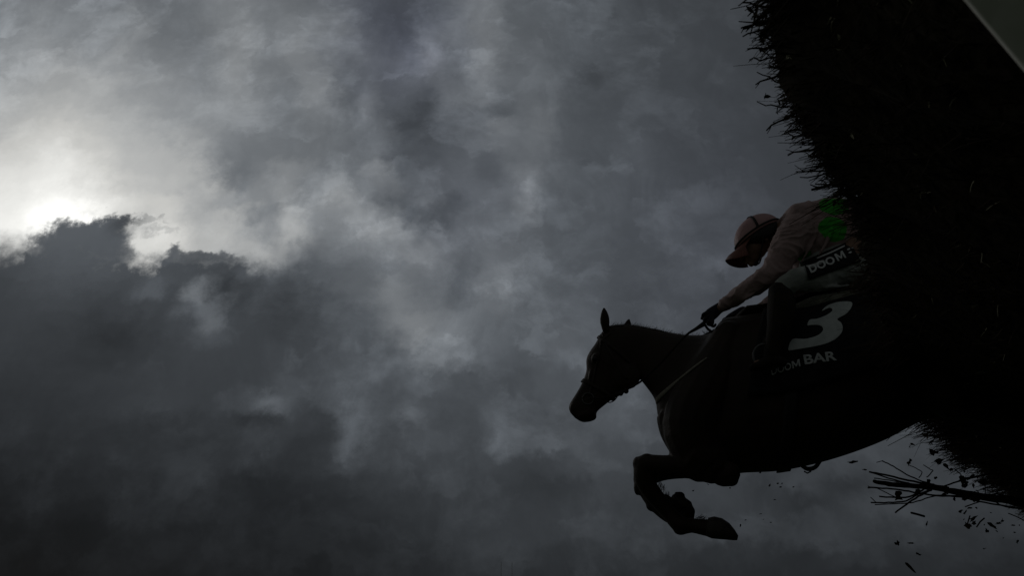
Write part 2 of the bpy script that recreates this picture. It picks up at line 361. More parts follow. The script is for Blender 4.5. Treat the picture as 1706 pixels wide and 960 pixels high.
def ring(bm, c, a, b, n=20, ex=2.0):
    vs = []
    for k in range(n):
        t = 2 * math.pi * k / n; cs, sn = math.cos(t), math.sin(t)
        x = math.copysign(abs(cs) ** (2 / ex), cs); y = math.copysign(abs(sn) ** (2 / ex), sn)
        vs.append(bm.verts.new(c + a * x + b * y))
    return vs
def skin(bm, rings, closed=True):
    for r0, r1 in zip(rings, rings[1:]):
        n = len(r0)
        for k in range(n if closed else n - 1): bm.faces.new((r0[k], r0[(k + 1) % n], r1[(k + 1) % n], r1[k]))
def cap(bm, rings):
    bm.faces.new(rings[0][::-1]); bm.faces.new(rings[-1])
def tube(bm, pts, rad, n=12, round_ends=True, flat=None):
    """tapered tube through points; rad in metres for each; flat = (axis, factor) squashes the section"""
    pts = [Vector(p) for p in pts]
    P, Q = list(pts), list(rad)
    if round_ends:
        d0 = (pts[0] - pts[1]).normalized(); d1 = (pts[-1] - pts[-2]).normalized()
        pre = [(pts[0] + d0 * rad[0] * math.sin(a), rad[0] * math.cos(a)) for a in (R(82), R(60), R(32))]
        post = [(pts[-1] + d1 * rad[-1] * math.sin(a), rad[-1] * math.cos(a)) for a in (R(32), R(60), R(82))]
        P = [p for p, _ in pre] + P + [p for p, _ in post]; Q = [q for _, q in pre] + Q + [q for _, q in post]
    rs = []; up = None
    for i, p in enumerate(P):
        t = (P[min(i + 1, len(P) - 1)] - P[max(i - 1, 0)]).normalized()
        if up is None:
            up = t.cross(Vector((0.13, .2, 1))); 
            if up.length < .1: up = t.cross(Vector((1, 0, 0)))
        up = (up - t * up.dot(t)).normalized(); sd_ = t.cross(up).normalized()
        vs = []
        for k in range(n):
            a = 2 * math.pi * k / n; o = (up * math.cos(a) + sd_ * math.sin(a)) * Q[i]
            if flat: ax, f = flat; o = o - ax * (o.dot(ax) * (1 - f))
            vs.append(bm.verts.new(p + o))
        rs.append(vs)
    skin(bm, rs); cap(bm, rs)
def spline(pts, k=4):
    """Catmull-Rom through tuples or vectors"""
    out = []; n = len(pts)
    for i in range(n - 1):
        p0, p1, p2, p3 = pts[max(i - 1, 0)], pts[i], pts[i + 1], pts[min(i + 2, n - 1)]
        for j in range(k):
            t = j / k
            out.append(tuple(.5 * ((2 * b) + (c - a) * t + (2 * a - 5 * b + 4 * c - d) * t * t + (-a + 3 * b - 3 * c + d) * t ** 3) for a, b, c, d in zip(p0, p1, p2, p3)))
    out.append(tuple(pts[-1])); return out
def limb(bm, rows, k=4, n=14, flat=None):
    """rows of (px, py, radius_px, offset_m)"""
    rows = spline(rows, k)
    tube(bm, [hp(x, y, o) for x, y, r, o in rows], [max(pr(x, y, r, o), .002) for x, y, r, o in rows], n, True, flat)
def ball(bm, c, a, b, d, seg=16):
    """ellipsoid with three half-axis vectors"""
    m = Matrix.Identity(4)
    for i, ax in enumerate((a, b, d)):
        for j in range(3): m[j][i] = ax[j]
    m.translation = c
    bmesh.ops.create_uvsphere(bm, u_segments=seg, v_segments=seg // 2 + 2, radius=1, matrix=m)
UPV = Vector((0, 0, 1))
def blob(bm, x, y, rx, ry, off, w, tilt=0):
    c = hp(x, y, off); s = pr(x, y, 1, off); a = R(tilt)
    e1 = (-HEAD_DIR) * math.cos(a) + UPV * math.sin(a); e2 = HEAD_DIR * math.sin(a) + UPV * math.cos(a)
    ball(bm, c, e1 * rx * s, e2 * ry * s, SIDE * w)
def remesh(bm, voxel, smooth=6, fac=.5):
    bmesh.ops.recalc_face_normals(bm, faces=bm.faces)
    d = bpy.data.meshes.new('tmp'); bm.to_mesh(d); bm.free()
    o = bpy.data.objects.new('tmp', d); col.objects.link(o)
    r = o.modifiers.new('r', 'REMESH'); r.mode = 'VOXEL'; r.voxel_size = voxel; r.use_smooth_shade = True
    if smooth:
        s = o.modifiers.new('s', 'SMOOTH'); s.iterations = smooth; s.factor = fac
    dg = bpy.context.evaluated_depsgraph_get(); dg.update()
    me = bpy.data.meshes.new_from_object(o.evaluated_get(dg))
    bpy.data.objects.remove(o); bpy.data.meshes.remove(d)
    return me
def ribbon(bm, pts, nrm, width, thick=.004, widths=None):
    """flat strap along points with surface normals"""
    rs = []
    for i, p in enumerate(pts):
        t = (pts[min(i + 1, len(pts) - 1)] - pts[max(i - 1, 0)]).normalized(); n = nrm[i].normalized(); s = t.cross(n).normalized()
        w = (widths[i] if widths else width) / 2
        rs.append([bm.verts.new(p + s * w), bm.verts.new(p + s * w * .9 + n * thick), bm.verts.new(p - s * w * .9 + n * thick), bm.verts.new(p - s * w)])
    skin(bm, rs); cap(bm, rs)
def strap_on(bm, bv, px, width, thick=.004, step=4, widths=None):
    L = []
    if widths: px = [(x, y, w) for (x, y), w in zip(px, widths)]
    for q in spline(px, step):
        h = cast(bv, q[0], q[1], .001)
        if h: L.append((h[0], h[1], q[2] if widths else width))
    if len(L) > 2:
        ns = [a[1] for a in L]
        ns = [(ns[max(i - 1, 0)] + ns[i] + ns[min(i + 1, len(ns) - 1)]).normalized() for i in range(len(ns))]
        ribbon(bm, [a[0] for a in L], ns, width, thick, [a[2] for a in L])

def crumple(o, amp, sc, seed):
    """folds of blown cloth: ridged noise along the surface normal"""
    me = o.data; me.update(); out = []
    for v in me.vertices:
        p = Vector((v.co.x * 1.0, v.co.y * .8, v.co.z * 1.0)) * sc + Vector((seed, seed, seed)); q = p + noise.noise_vector(p * .6) * .8
        r1 = 1 - abs(noise.noise(Vector((q.x + q.z * .6, q.y, q.z * 1.9 - q.x * .5)))) * 2.4; r2 = 1 - abs(noise.noise(q * 2.3)) * 2.4
        out.append(v.co + v.normal * (amp * (max(r1, 0) ** 2 - .35) + amp * .4 * (max(r2, 0) ** 2 - .35)))
    for v, c in zip(me.vertices, out): v.co = c
    me.update()
# ------------------------------------------------------------------ ground
bm = bmesh.new()
G = [(-6000, 6000), (-60, 60), (-20, 20)]
bmesh.ops.create_grid(bm, x_segments=60, y_segments=60, size=6000)
for v in bm.verts: v.co.x = math.copysign(abs(v.co.x / 6000) ** 3 * 6000, v.co.x); v.co.y = math.copysign(abs(v.co.y / 6000) ** 3 * 6000, v.co.y)
tag(mesh_obj('ground', bm, 'grass', smooth=False), kind='structure')

# ------------------------------------------------------------------ brush fence
FD = Vector((.636, .772, 0)).normalized(); FL = Vector((-.772, .636, 0)).normalized()     # along it, and its landing side
DH = 1.12; ZT = CAMZ + DH
def on_top(x, y):
    d = ray(x, y); return CP + d * (DH / d.z)
LIP_PX = [(1222,-160),(1232,-90),(1250,-30),(1252,20),(1252,60),(1274,110),(1286,150),(1304,190),(1336,235),(1368,280),(1402,325),(1414,370),(1420,420),(1436,470),(1460,530),(1492,600),(1520,660),(1552,700),(1586,742),(1640,790),(1690,832),(1728,872),(1752,905)]
LIP = []
for x, y in LIP_PX:
    p = on_top(x, y); LIP.append(((p - CP).dot(FD), (p - CP).dot(FL)))
LIP.sort(); LIP = [(LIP[0][0] - .12, LIP[0][1])] + LIP + [(LIP[-1][0] + 6, LIP[-1][1])]
def lip(t):
    for (a, qa), (b, qb) in zip(LIP, LIP[1:]):
        if t <= b: return qa + (qb - qa) * max(0, (t - a)) / max(b - a, 1e-6)
    return LIP[-1][1]
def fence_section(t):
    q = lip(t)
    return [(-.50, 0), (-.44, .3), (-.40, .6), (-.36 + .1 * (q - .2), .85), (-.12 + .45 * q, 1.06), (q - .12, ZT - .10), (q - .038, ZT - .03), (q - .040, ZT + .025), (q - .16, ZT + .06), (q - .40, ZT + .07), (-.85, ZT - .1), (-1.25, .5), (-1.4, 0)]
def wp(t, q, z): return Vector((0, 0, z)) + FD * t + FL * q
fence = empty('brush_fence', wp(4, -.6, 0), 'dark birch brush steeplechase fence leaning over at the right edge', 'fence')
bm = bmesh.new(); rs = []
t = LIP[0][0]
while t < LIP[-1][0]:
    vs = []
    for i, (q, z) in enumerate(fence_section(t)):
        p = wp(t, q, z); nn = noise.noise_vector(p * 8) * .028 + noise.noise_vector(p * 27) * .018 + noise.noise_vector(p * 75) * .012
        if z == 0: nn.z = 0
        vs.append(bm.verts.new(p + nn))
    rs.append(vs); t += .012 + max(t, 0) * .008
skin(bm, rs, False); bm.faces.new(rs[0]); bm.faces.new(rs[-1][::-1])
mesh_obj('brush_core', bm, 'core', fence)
def stick(bm, p, d, L, r, bend=.15, seg=3, n=3, fork=0.0):
    pts = [p]; q = p.copy(); dd = d.normalized()
    for s in range(seg):
        dd = (dd + Vector((random.gauss(0, bend), random.gauss(0, bend), random.gauss(0, bend)))).normalized(); q = q + dd * (L / seg); pts.append(q.copy())
        if fork and s < seg - 1 and random.random() < fork:
            f = (dd + Vector((random.gauss(0, .5), random.gauss(0, .5), random.gauss(0, .5)))).normalized()
            stick(bm, q.copy(), f, L * random.uniform(.25, .5), r * .65, bend, 2, 3, 0)
    tube(bm, pts, [r * (1 - .55 * i / seg) for i in range(seg + 1)], n, False)
def leaf(bm, p, size, d=None):
    a = Vector((random.gauss(0, 1), random.gauss(0, 1), random.gauss(0, 1))).normalized(); b = a.cross(Vector((random.gauss(0, 1), random.gauss(0, 1), random.gauss(0, 1)))).normalized(); c = a.cross(b)
    w = random.uniform(.3, .55)
    out = [(-1, 0), (-.5, w * .8), (.1, w), (.6, w * .55), (1, 0), (.55, -w * .6), (0, -w), (-.6, -w * .7)]
    ctr = bm.verts.new(p + c * size * .12); cb = bm.verts.new(p + c * size * .06)
    vs = [bm.verts.new(p + a * x * size + b * y * size + c * (abs(y) * size * .5 + x * x * size * random.uniform(-.2, .4))) for x, y in out]
    for i in range(8): bm.faces.new((ctr, vs[i], vs[(i + 1) % 8])); bm.faces.new((cb, vs[(i + 1) % 8], vs[i]))
bmt = bmesh.new(); bml = bmesh.new(); bmw = bmesh.new()
random.seed(5)
def clump(t, k=0):
    """0..1, how thick the brush stands at this point along the fence"""
    w = 1 / (.05 + .02 * max(t, 0)); return min(max(.5 + 1.1 * noise.noise(Vector((t * w, k * 7.3, 1.7))), 0), 1)
for i in range(13500):
    t = LIP[0][0] - .55 + math.exp(random.uniform(math.log(.56), math.log(15)))
    q = lip(t); far = min(max((t - 2.2) / 2.5, 0), 1); k = random.random()
    if k < .62:          # along the overhanging lip, in ragged bunches
        c = clump(t)
        if random.random() > .16 + .84 * c: continue
        s = random.gauss(0, .040 + .02 * far)
        p = wp(t, q - .040 - abs(random.gauss(0, .03)), ZT - .01 + s)
        lean = noise.noise(Vector((t * 9, 3.1, 0))) * .7
        d = FL * 1 + UPV * (random.gauss(-.02 - .1 * far, .38) + lean * .4) + FD * (random.gauss(0, .42) + lean)
        L = abs(random.gauss(.036 + .058 * far, .018 + .03 * far)) * (.22 + 1.15 * c) + .012
        if random.random() < .05: L *= 1.9
        r = random.choice((.0008, .0011, .0014, .0018, .0022, .0028)) * (1 + .7 * far)
        stick(bmt, p, d, L, r, .10, 3, 3, .20)
    else:                # on the underside facing the ground
        f = random.random(); sec = fence_section(t)[2:7]
        j = min(int(f * 4), 3); g_ = f * 4 - j
        qq = sec[j][0] * (1 - g_) + sec[j + 1][0] * g_; zz = sec[j][1] * (1 - g_) + sec[j + 1][1] * g_
        p = wp(t, qq - .02, zz); d = FL * .6 + UPV * random.gauss(.35, .3) + FD * random.gauss(0, .5)
        L = random.uniform(.04, .10); r = random.uniform(.0010, .0022) * (1 + .9 * far)
        stick(bmt, p, d, L, r, .16, 3, 3, .22)
        if random.random() < .09: stick(bmw, p + d.normalized() * .04, FD * random.gauss(0, 1) + UPV * random.gauss(0, .5) + FL * .3, random.uniform(.015, .04), .0016, .3, 3, 3)  # pale bits painted as glints within the dark underside
        if random.random() < .06: leaf(bmw, p + d.normalized() * .05, random.uniform(.006, .010))
    if random.random() < .16: leaf(bml, p + d.normalized() * L * random.uniform(.1, .7), random.uniform(.006, .014) * (1 + .6 * far))
# a few stout, long and forked ones that stand clear of the rest
for (x0, y0, x1, y1, r, fk) in [(1316,184,1275,216,1.3,1),(1300,178,1262,171,.9,0),(1290,122,1258,142,1.2,1),(1345,250,1312,256,1.1,1),(1362,272,1334,282,.8,0),(1380,285,1326,287,1.1,1),(1385,292,1330,294,.9,0),(1398,300,1352,312,2.2,1),(1400,312,1358,305,1.2,0),(1282,96,1246,98,1.1,1),(1270,35,1240,46,2.0,1),(1262,30,1234,44,1.6,1),(1244,22,1250,62,.9,0),(1268,10,1240,4,1.4,0),(1330,225,1302,224,.9,0),(1322,214,1305,222,.8,0),(1265,80,1247,80,1.3,0),(1420,332,1392,318,1.4,1),(1256,50,1240,60,1.2,0),(1290,140,1262,120,.9,0)]:
    a = on_top(x0 + 14, y0); b = at(x1, y1, (on_top(x0, y0) - CP).dot(Vector((0, cp, sp))))
    random.seed(int(x0 * 7 + y0)); pts_ = [a + (b - a) * f + Vector((random.gauss(0, .002), random.gauss(0, .002), random.gauss(0, .003))) for f in (0, .3, .55, .8, 1)]
    rr_ = r * 1.5 / FPX * (a - CP).length
    tube(bmt, pts_, [rr_, rr_ * .9, rr_ * .8, rr_ * .7, rr_ * .55], 5, False)
    if fk: stick(bmt, pts_[3], (pts_[4] - pts_[2]).normalized() + UPV * random.choice((-.9, .8)) + FD * .2, (b - a).length * .28, rr_ * .6, .1, 2, 4)
for (x, y, sz) in [(1296,184,.014),(1255,17,.022),(1262,24,.020),(1248,14,.015),(1264,40,.016),(1276,160,.012),(1322,230,.012),(1374,305,.014),(1290,205,.009),(1352,285,.010),(1268,84,.012),(1272,66,.016)]:
    dpt = (on_top(x, y) - CP).dot(Vector((0, cp, sp))); leaf(bml, at(x, y, dpt), sz * .8); leaf(bml, at(x + 2, y + 1, dpt), sz * .8)
random.seed(77)
# the brush torn forward where the horse goes through
for i in range(260):
    x = random.uniform(0, 1); px_ = 1546 + 130 * x + random.gauss(0, 12); py_ = 706 + 118 * x + random.gauss(0, 8)
    dpt = random.uniform(3.6, 4.6)
    p = at(px_ + 22, py_ - 6, dpt)
    d = FL * 1.0 + UPV * random.gauss(-.02, .20) + FD * random.gauss(0, .2)
    stick(bmt, p, d, random.uniform(.08, .22) * (1 - .35 * x), random.uniform(.0014, .0036), .07, 4, 3, .2)
    if random.random() < .18: leaf(bml, p + d.normalized() * random.uniform(0, .16), random.uniform(.010, .022))
tw = mesh_obj('twigs', bmt, 'twig', fence, smooth=False); tag(tw, kind='stuff')
tag(mesh_obj('glint_bits', bmw, 'glint_bits', fence, smooth=False), kind='stuff')
lf = mesh_obj('dead_leaves', bml, 'leaf', fence, smooth=False); tag(lf, kind='stuff')
print('fence', len(tw.data.polygons))

# white board close to the lens, top right
A_, B_ = at(1545, -72, .60), at(1780, 207, .60)
e1 = (B_ - A_).normalized(); nrm = Vector((-.92, -.36, .10)).normalized(); e2 = e1.cross(nrm).normalized()
if e2.x < 0: e2 = -e2
nrm = e1.cross(e2).normalized()
if nrm.dot(CP - A_) < 0: nrm = -nrm
bm = bmesh.new(); rs = []
for s in [i / 16 for i in range(17)]:
    c = A_ - e1 * .25 + e1 * (s * ((B_ - A_).length + .6))
    prof = [(0, 0), (.004, .0006), (.05, .0012), (.11, .0012), (.157, .0006), (.161, 0), (.12, -.012), (.06, -.012)]
    rs.append([bm.verts.new(c + e2 * a + nrm * b) for a, b in prof])
skin(bm, rs); cap(bm, rs)
bd = empty('fence_board', A_, 'blurred off white board crossing the top right corner, in front of the brush fence', 'board')
mesh_obj('board', bm, 'board', bd)

# two faint poles far off on the horizon
for k, (x, lab) in enumerate([(835, 'left of two faint thin poles standing far off below the horse'), (853, 'right of two faint thin poles standing far off below the horse')]):
    top = at(x, 937, 150); bm = bmesh.new()
    tube(bm, [Vector((top.x, top.y, 0)), Vector((top.x, top.y, top.z * .5)), top], [.05, .045, .04], 10)
    bmesh.ops.create_cone(bm, cap_ends=True, segments=12, radius1=.10, radius2=.07, depth=.25, matrix=Matrix.Translation((top.x, top.y, .12)))
    tag(mesh_obj('distant_pole', bm, 'pole', loc=(top.x, top.y, 0)), lab, 'pole', 'faint poles on the horizon')

# ------------------------------------------------------------------ the horse
horse = empty('horse', Vector((H0.x, H0.y, 0)), 'dark bay racehorse in mid jump with folded forelegs and number 3 cloth', 'horse')
SEC = [  # upper contour, lower contour, half width (m), squareness
 (950,688, 958,697, .022,2.0),(948,681, 972,704, .040,2.2),(949,675, 992,699, .050,2.3),(954,666, 994,687, .052,2.2),(962,653, 1005,677, .048,2.2),(971,636, 1021,665, .052,2.2),
 (977,618, 1037,657, .060,2.2),(977,600, 1050,645, .075,2.3),(983,587, 1058,632, .088,2.3),(992,574, 1062,622, .088,2.2),(1000,559, 1066,622, .082,2.1),(1008,548, 1066,630, .078,2.1),(1022,543, 1069,635, .078,2.1),
 (1048,542, 1079,648, .080,2.1),(1076,546, 1088,661, .088,2.1),(1106,553, 1093,673, .100,2.1),(1140,559, 1095,688, .125,2.1),(1170,560, 1098,703, .155,2.1),(1192,554, 1107,718, .19,2.1),(1206,534, 1120,737, .20,2.1),
 (1230,529, 1150,768, .215,2.1),(1256,524, 1196,790, .24,2.1),(1284,519, 1245,788, .265,2.1),(1322,513, 1300,785, .285,2.1),(1370,501, 1360,773, .30,2.1),(1420,489, 1420,755, .295,2.1),
 (1470,477, 1478,732, .28,2.1),(1520,465, 1532,704, .275,2.1),(1575,458, 1590,690, .275,2.1),(1630,463, 1640,675, .26,2.1),(1675,490, 1682,640, .19,2.1),(1697,540, 1699,585, .08,2.0)]
sec = spline(SEC, 3)
def sec_frame(s, grow=0.0):
    i = min(int(s * 3), len(sec) - 1); f = s * 3 - i
    a = sec[i]; b = sec[min(i + 1, len(sec) - 1)]
    x1, y1, x2, y2, w, ex = [p + (q - p) * f for p, q in zip(a, b)]
    T, B = hp(x1, y1), hp(x2, y2)
    return (T + B) / 2, (T - B) / 2 * (1 + grow / max((T - B).length / 2, .01)), SIDE * (w + grow), ex
bm = bmesh.new()
rs = []
for i in range(len(sec)):
    c, a, b, ex = sec_frame(i / 3)
    rs.append(ring(bm, c, a, b, 28, ex))
skin(bm, rs); cap(bm, rs)
# head details
for s in (1, -1):
    blob(bm, 1040, 622, 26, 30, .045 * s, .040, 30)            # cheek
    blob(bm, 993, 596, 9, 7, .070 * s, .024, 40)               # brow above the eye
    blob(bm, 986, 620, 4, 22, .045 * s, .012, -18)             # facial crest
    blob(bm, 955, 681, 6, 8, .036 * s, .014, 10)               # nostril rim
    blob(bm, 975, 690, 16, 9, .030 * s, .022, 10)              # lips
    # shoulders, chest muscle
    limb(bm, [(1215,560,26,.10*s),(1180,640,46,.13*s),(1150,710,46,.14*s),(1165,765,38,.13*s)])
    limb(bm, [(1110,700,16,.09*s),(1120,722,20,.09*s),(1140,745,26,.10*s)])
    # quarters
    limb(bm, [(1560,520,56,.12*s),(1590,600,66,.14*s),(1585,655,44,.15*s)])
blob(bm, 978, 696, 14, 7, 0, .03, 10)
# ears: near one upright, the far one turned back
def ear(x0, y0, x1, y1, w, off, open_=1):
    b0, b1 = hp(x0, y0, off), hp(x1, y1, off); ax = (b1 - b0); L = ax.length; ax.normalize(); s2 = ax.cross(SIDE).normalized(); u = pr(x0, y0, 1, off)
    rs = []
    for f, k in ((0, .62), (.15, .78), (.35, 1), (.55, .98), (.75, .72), (.9, .36), (1, .06)):
        rs.append(ring(bm, b0 + ax * L * f, s2 * w * k * u, SIDE * w * k * u * .75, 14))
    skin(bm, rs); cap(bm, rs)
ear(1009, 553, 1006, 511, 8.2, .055); ear(1042, 557, 1048.5, 530, 6.5, -.055)
# forelegs
limb(bm, [(1165,760,42,.13),(1190,780,28,.14),(1150,777,21,.14),(1110,778,19,.13),(1082,776,18,.13),(1073,778,17,.13)])
blob(bm, 1208, 790, 25, 21, .15, .06, 10); blob(bm, 1217, 800, 13, 11, .15, .05, 0)
limb(bm, [(1073,776,17,.13),(1073,795,17,.12),(1082,815,15.5,.10),(1100,838,14,.08),(1116,857,13,.07),(1134,875,14.5,.07),(1152,876,12,.07),(1170,879,13,.07),(1186,881,15,.07)])
limb(bm, [(1150,765,36,-.12),(1150,777,20,-.12),(1108,782,18,-.10),(1080,790,19,-.09),(1073,800,18,-.09),(1080,818,16,-.08),(1094,837,16.5,-.06),(1116,855,17,-.05),(1138,863,16,-.04),(1144,852,13,-.04),(1136,842,14,-.03)])
limb(bm, [(1112,848,15,-.03),(1128,842,15,-.03)])
blob(bm, 1087, 843, 11, 10, -.06, .035); blob(bm, 1063, 774, 9, 13, .13, .04); blob(bm, 1064, 808, 8, 18, -.08, .035, -12); blob(bm, 1078, 764, 11, 8, .13, .04)
blob(bm, 1133, 826, 8, 6, -.03, .035); blob(bm, 1146, 840, 7, 6, -.03, .035); blob(bm, 1152, 852, 6, 8, -.03, .035); blob(bm, 1109, 831, 8, 7, -.03, .03); blob(bm, 1134, 884, 12, 8, .07, .035); blob(bm, 1128, 824, 5, 4, -.03, .03)
# hind legs stretched out behind
for s, dy_ in ((1, 0), (-1, -10)):
    limb(bm, [(1590,640,50,.15*s),(1625,668,36,.15*s),(1665,690+dy_,24,.14*s),(1708,705+dy_,15,.13*s),(1730,708+dy_,14,.13*s),(1760,685+dy_,9,.13*s),(1800,655+dy_,8,.13*s),(1826,636+dy_,11,.13*s),(1846,640+dy_,9,.13*s)])
body = mesh_obj('body', remesh(bm, .0072, 3, .5), 'coat', horse)
print('horse', len(body.data.polygons))
HB = bvh_of([body])

def hoof(p0, p1, r0, r1, off):
    a, b = hp(*p0, off), hp(*p1, off); ax = (b - a).normalized(); s2 = ax.cross(SIDE).normalized(); u = pr(*p0, 1, off)
    bm = bmesh.new(); rs = []
    for f, k, w in ((0, .86, .85), (.06, 1, .92), (.3, 1.04, .96), (.7, 1.06, 1.0), (.94, .86, 1.02), (1, .7, .9)):
        rr = (r0 + (r1 - r0) * f) * k * u
        rs.append(ring(bm, a + (b - a) * f, s2 * rr, SIDE * rr * w * 1.1, 20, 2.2))
    skin(bm, rs); cap(bm, rs)
    return mesh_obj('hoof', bm, 'hoof', horse)
# near fore hoof has a slanted toe
bm = bmesh.new(); rs = []
for (x1, y1, x2, y2, w) in [(1180,863,1176,894,.045),(1190,861,1186,898,.052),(1203,864,1196,899,.058),(1215,872,1210,900,.058),(1224,883,1221,901,.050),(1230,893,1228,901,.030)]:
    T, B = hp(x1, y1, .07), hp(x2, y2, .07); rs.append(ring(bm, (T + B) / 2, (T - B) / 2, SIDE * w, 20, 2.3))
skin(bm, rs); cap(bm, rs); mesh_obj('hoof', bm, 'hoof', horse)
bm = bmesh.new(); rs = []
for (x1, y1, x2, y2, w) in [(1158,852,1134,848,.035),(1155,845,1122,842,.046),(1148,836,1117,832,.048),(1139,828,1120,826,.040),(1134,823,1126,822,.022)]:
    T, B = hp(x1, y1, -.03), hp(x2, y2, -.03); rs.append(ring(bm, (T + B) / 2, (T - B) / 2, SIDE * w, 20, 2.3))
skin(bm, rs); cap(bm, rs); mesh_obj('hoof', bm, 'hoof', horse)
hoof((1846, 641), (1872, 662), 11, 14, .13); hoof((1846, 631), (1872, 652), 11, 14, -.13)
# eyes and nostrils
bm = bmesh.new()
h = cast(HB, 990, 598, -.004)
if h: ball(bm, h[0], HEAD_DIR * .017, UPV * .015, SIDE * .012)
mesh_obj('eye', bm, 'band', horse); bm = bmesh.new()
c = hp(990, 598, -.088); ball(bm, c, HEAD_DIR * .017, UPV * .015, SIDE * .012)
mesh_obj('eye', bm, 'band', horse)
# mane: short pulled and plaited, with stray hairs
bm = bmesh.new(); random.seed(3)
crest = spline([(1018,545),(1032,543),(1050,543),(1076,547),(1106,554),(1140,560),(1170,561),(1192,556),(1206,547)], 6)
for i, (x, y) in enumerate(crest):
    for s in range(3):
        px_ = x + random.uniform(-3, 3); ball(bm, hp(px_, y + 2, random.uniform(-.01, .02)), HEAD_DIR * .020, UPV * random.uniform(.010, .016), SIDE * .022, 8)
mane = remesh(bm, .005, 2)
bm = bmesh.new(); bm.from_mesh(mane)
for i in range(700):
    x, y = crest[random.randrange(len(crest))]; p = hp(x + random.uniform(-4, 4), y + 1, random.uniform(-.015, .02))
    stick(bm, p, -HEAD_DIR * random.uniform(.3, 1.3) + UPV * random.uniform(.2, .9) + SIDE * random.gauss(0, .4), random.uniform(.012, .040), .0008, .2, 3, 3)
for i in range(14):     # forelock wisps behind the ear
    p = hp(1017 + random.uniform(-2, 4), 545, 0)
    stick(bm, p, -HEAD_DIR * 1 + UPV * random.uniform(.2, 1.1), random.uniform(.03, .055), .0007, .15, 4, 3)
for i in range(26):     # ragged tuft in front of the withers
    p = hp(1184 + random.uniform(-12, 12), 556, .01)
    stick(bm, p, HEAD_DIR * random.uniform(-1, .8) + UPV * random.uniform(.5, 1.1), random.uniform(.015, .04), .001, .3, 4, 3)
mesh_obj('mane', bm, 'hair', horse)
# leg hair
for (x, y, off, n, L, d) in [(1103,814,.09,40,.030,(.3,1)),(1112,829,.08,34,.026,(.2,1)),(1097,806,.09,20,.022,(.5,1)),(1164,866,.07,44,.028,(1,.45)),(1172,867,.07,26,.022,(1,.6)),(1141,845,-.03,18,.015,(.6,.6))]:
    bm = bmesh.new()
    for i in range(n):
        p = hp(x + random.uniform(-6, 3), y + random.uniform(-5, 7), off + random.gauss(0, .01))
        stick(bm, p, -HEAD_DIR * d[0] * random.uniform(.4, 1.3) + UPV * d[1] * random.uniform(.4, 1.2), L * random.uniform(.5, 1.2), .0011, .15, 3, 3)
    mesh_obj('feather_hair', bm, 'hair', horse)
# tail
bm = bmesh.new()
for i in range(160):
    a = hp(1694 + random.uniform(-4, 4), 520 + random.uniform(-8, 8), random.gauss(0, .02)); b = hp(1790 + random.gauss(0, 26), 505 + random.gauss(0, 26), random.gauss(0, .05)); c = hp(1900 + random.gauss(0, 34), 560 + random.gauss(0, 40), random.gauss(0, .08))
    tube(bm, [Vector(q) for q in spline([a, b, c], 4)], [.006, .006, .0055, .005, .005, .0045, .004, .003, .001], 4, False)
mesh_obj('tail', bm, 'hair', horse)

# ---- tack
def band(s0, grow, w, mname, name, parent, n=40, ds=.06):
    bm = bmesh.new(); rs = []
    c0, a0, b0, ex = sec_frame(s0, grow); c1, _, _, _ = sec_frame(s0 + .2, grow); t = (c1 - c0); t = (t - SIDE * t.dot(SIDE)).normalized()
    for off, g in ((-w / 2, 0), (-w / 2, .004), (w / 2, .004), (w / 2, 0)):
        c, a, b, ex = sec_frame(s0, grow + g); rs.append(ring(bm, c + t * off, a, b, n, ex))
    skin(bm, rs + [rs[0]])
    return mesh_obj(name, bm, mname, parent)
bridle_bm = bmesh.new()
for px_ in ([(1001,558),(1001,575),(995,605),(988,635),(982,660)], [(1003,556),(1015,585),(1030,610),(1044,632)], [(1000,571),(1008,563),(1016,556)]):
    strap_on(bridle_bm, HB, px_, .015)
bridle = mesh_obj('bridle', bridle_bm, 'leather', horse)
band(5.05, .004, .024, 'leather', 'noseband', bridle)
bb_ = band(9.7, .005, .018, 'leather', 'browband', bridle)
bm = bmesh.new()
h = cast(HB, 980, 665, .006); c0 = h[0]
ringp = [c0 + HEAD_DIR * .034 * math.cos(R(a)) + UPV * .034 * math.sin(R(a)) for a in range(0, 361, 15)]
tube(bm, ringp, [.0035] * len(ringp), 8, False)
mesh_obj('bit_ring', bm, 'steel', bridle)
# loop of strap hanging under the jaw, and the rings the rein runs through
bm = bmesh.new()
lp = spline([(1006,664),(1010,669),(1016,671),(1023,668),(1028,662),(1031,655),(1036,651)], 4)
tube(bm, [hp(x, y, .065) for x, y in lp], [.0030] * len(lp), 6, False)
for (x, y, r) in [(1043,652,4.6),(1034,656,4.4),(1027,657,2.5)]:
    ball(bm, hp(x, y, .065), HEAD_DIR * pr(x, y, r), UPV * pr(x, y, r), SIDE * .012, 10)
mesh_obj('martingale_ring', bm, 'leather', bridle)
# reins
bm = bmesh.new()
near = [(980,665,.075),(1005,663,.085),(1030,656,.075),(1043,650,.075),(1056,643,.09),(1070,634,.12),(1100,606,.17),(1125,578,.20),(1144,558,.16),(1160,548,.135),(1174,539,.125)]
L = [hp(x, y, o) for x, y, o in spline(near, 4)]
tube(bm, L, [.0065] * (len(L) - 8) + [.0075, .0085, .0095, .0105, .012, .0135, .015, .016], 8, False, (SIDE, .45))
mesh_obj('rein', bm, 'black_leather', horse)
bm = bmesh.new()
loop = [(1174,541,.12),(1180,549,.10),(1188,554,.06),(1198,555,.02),(1206,550,-.04),(1208,540,-.08)]
L = [hp(x, y, o) for x, y, o in spline(loop, 5)]; tube(bm, L, [.0075] * len(L), 8, False, (SIDE, .5))
far = [(980,665,-.075),(1030,650,-.085),(1070,620,-.12),(1110,585,-.16),(1160,565,-.12),(1206,542,-.09)]
L = [hp(x, y, o) for x, y, o in spline(far, 4)]; tube(bm, L, [.007] * len(L), 8, False, (SIDE, .45))
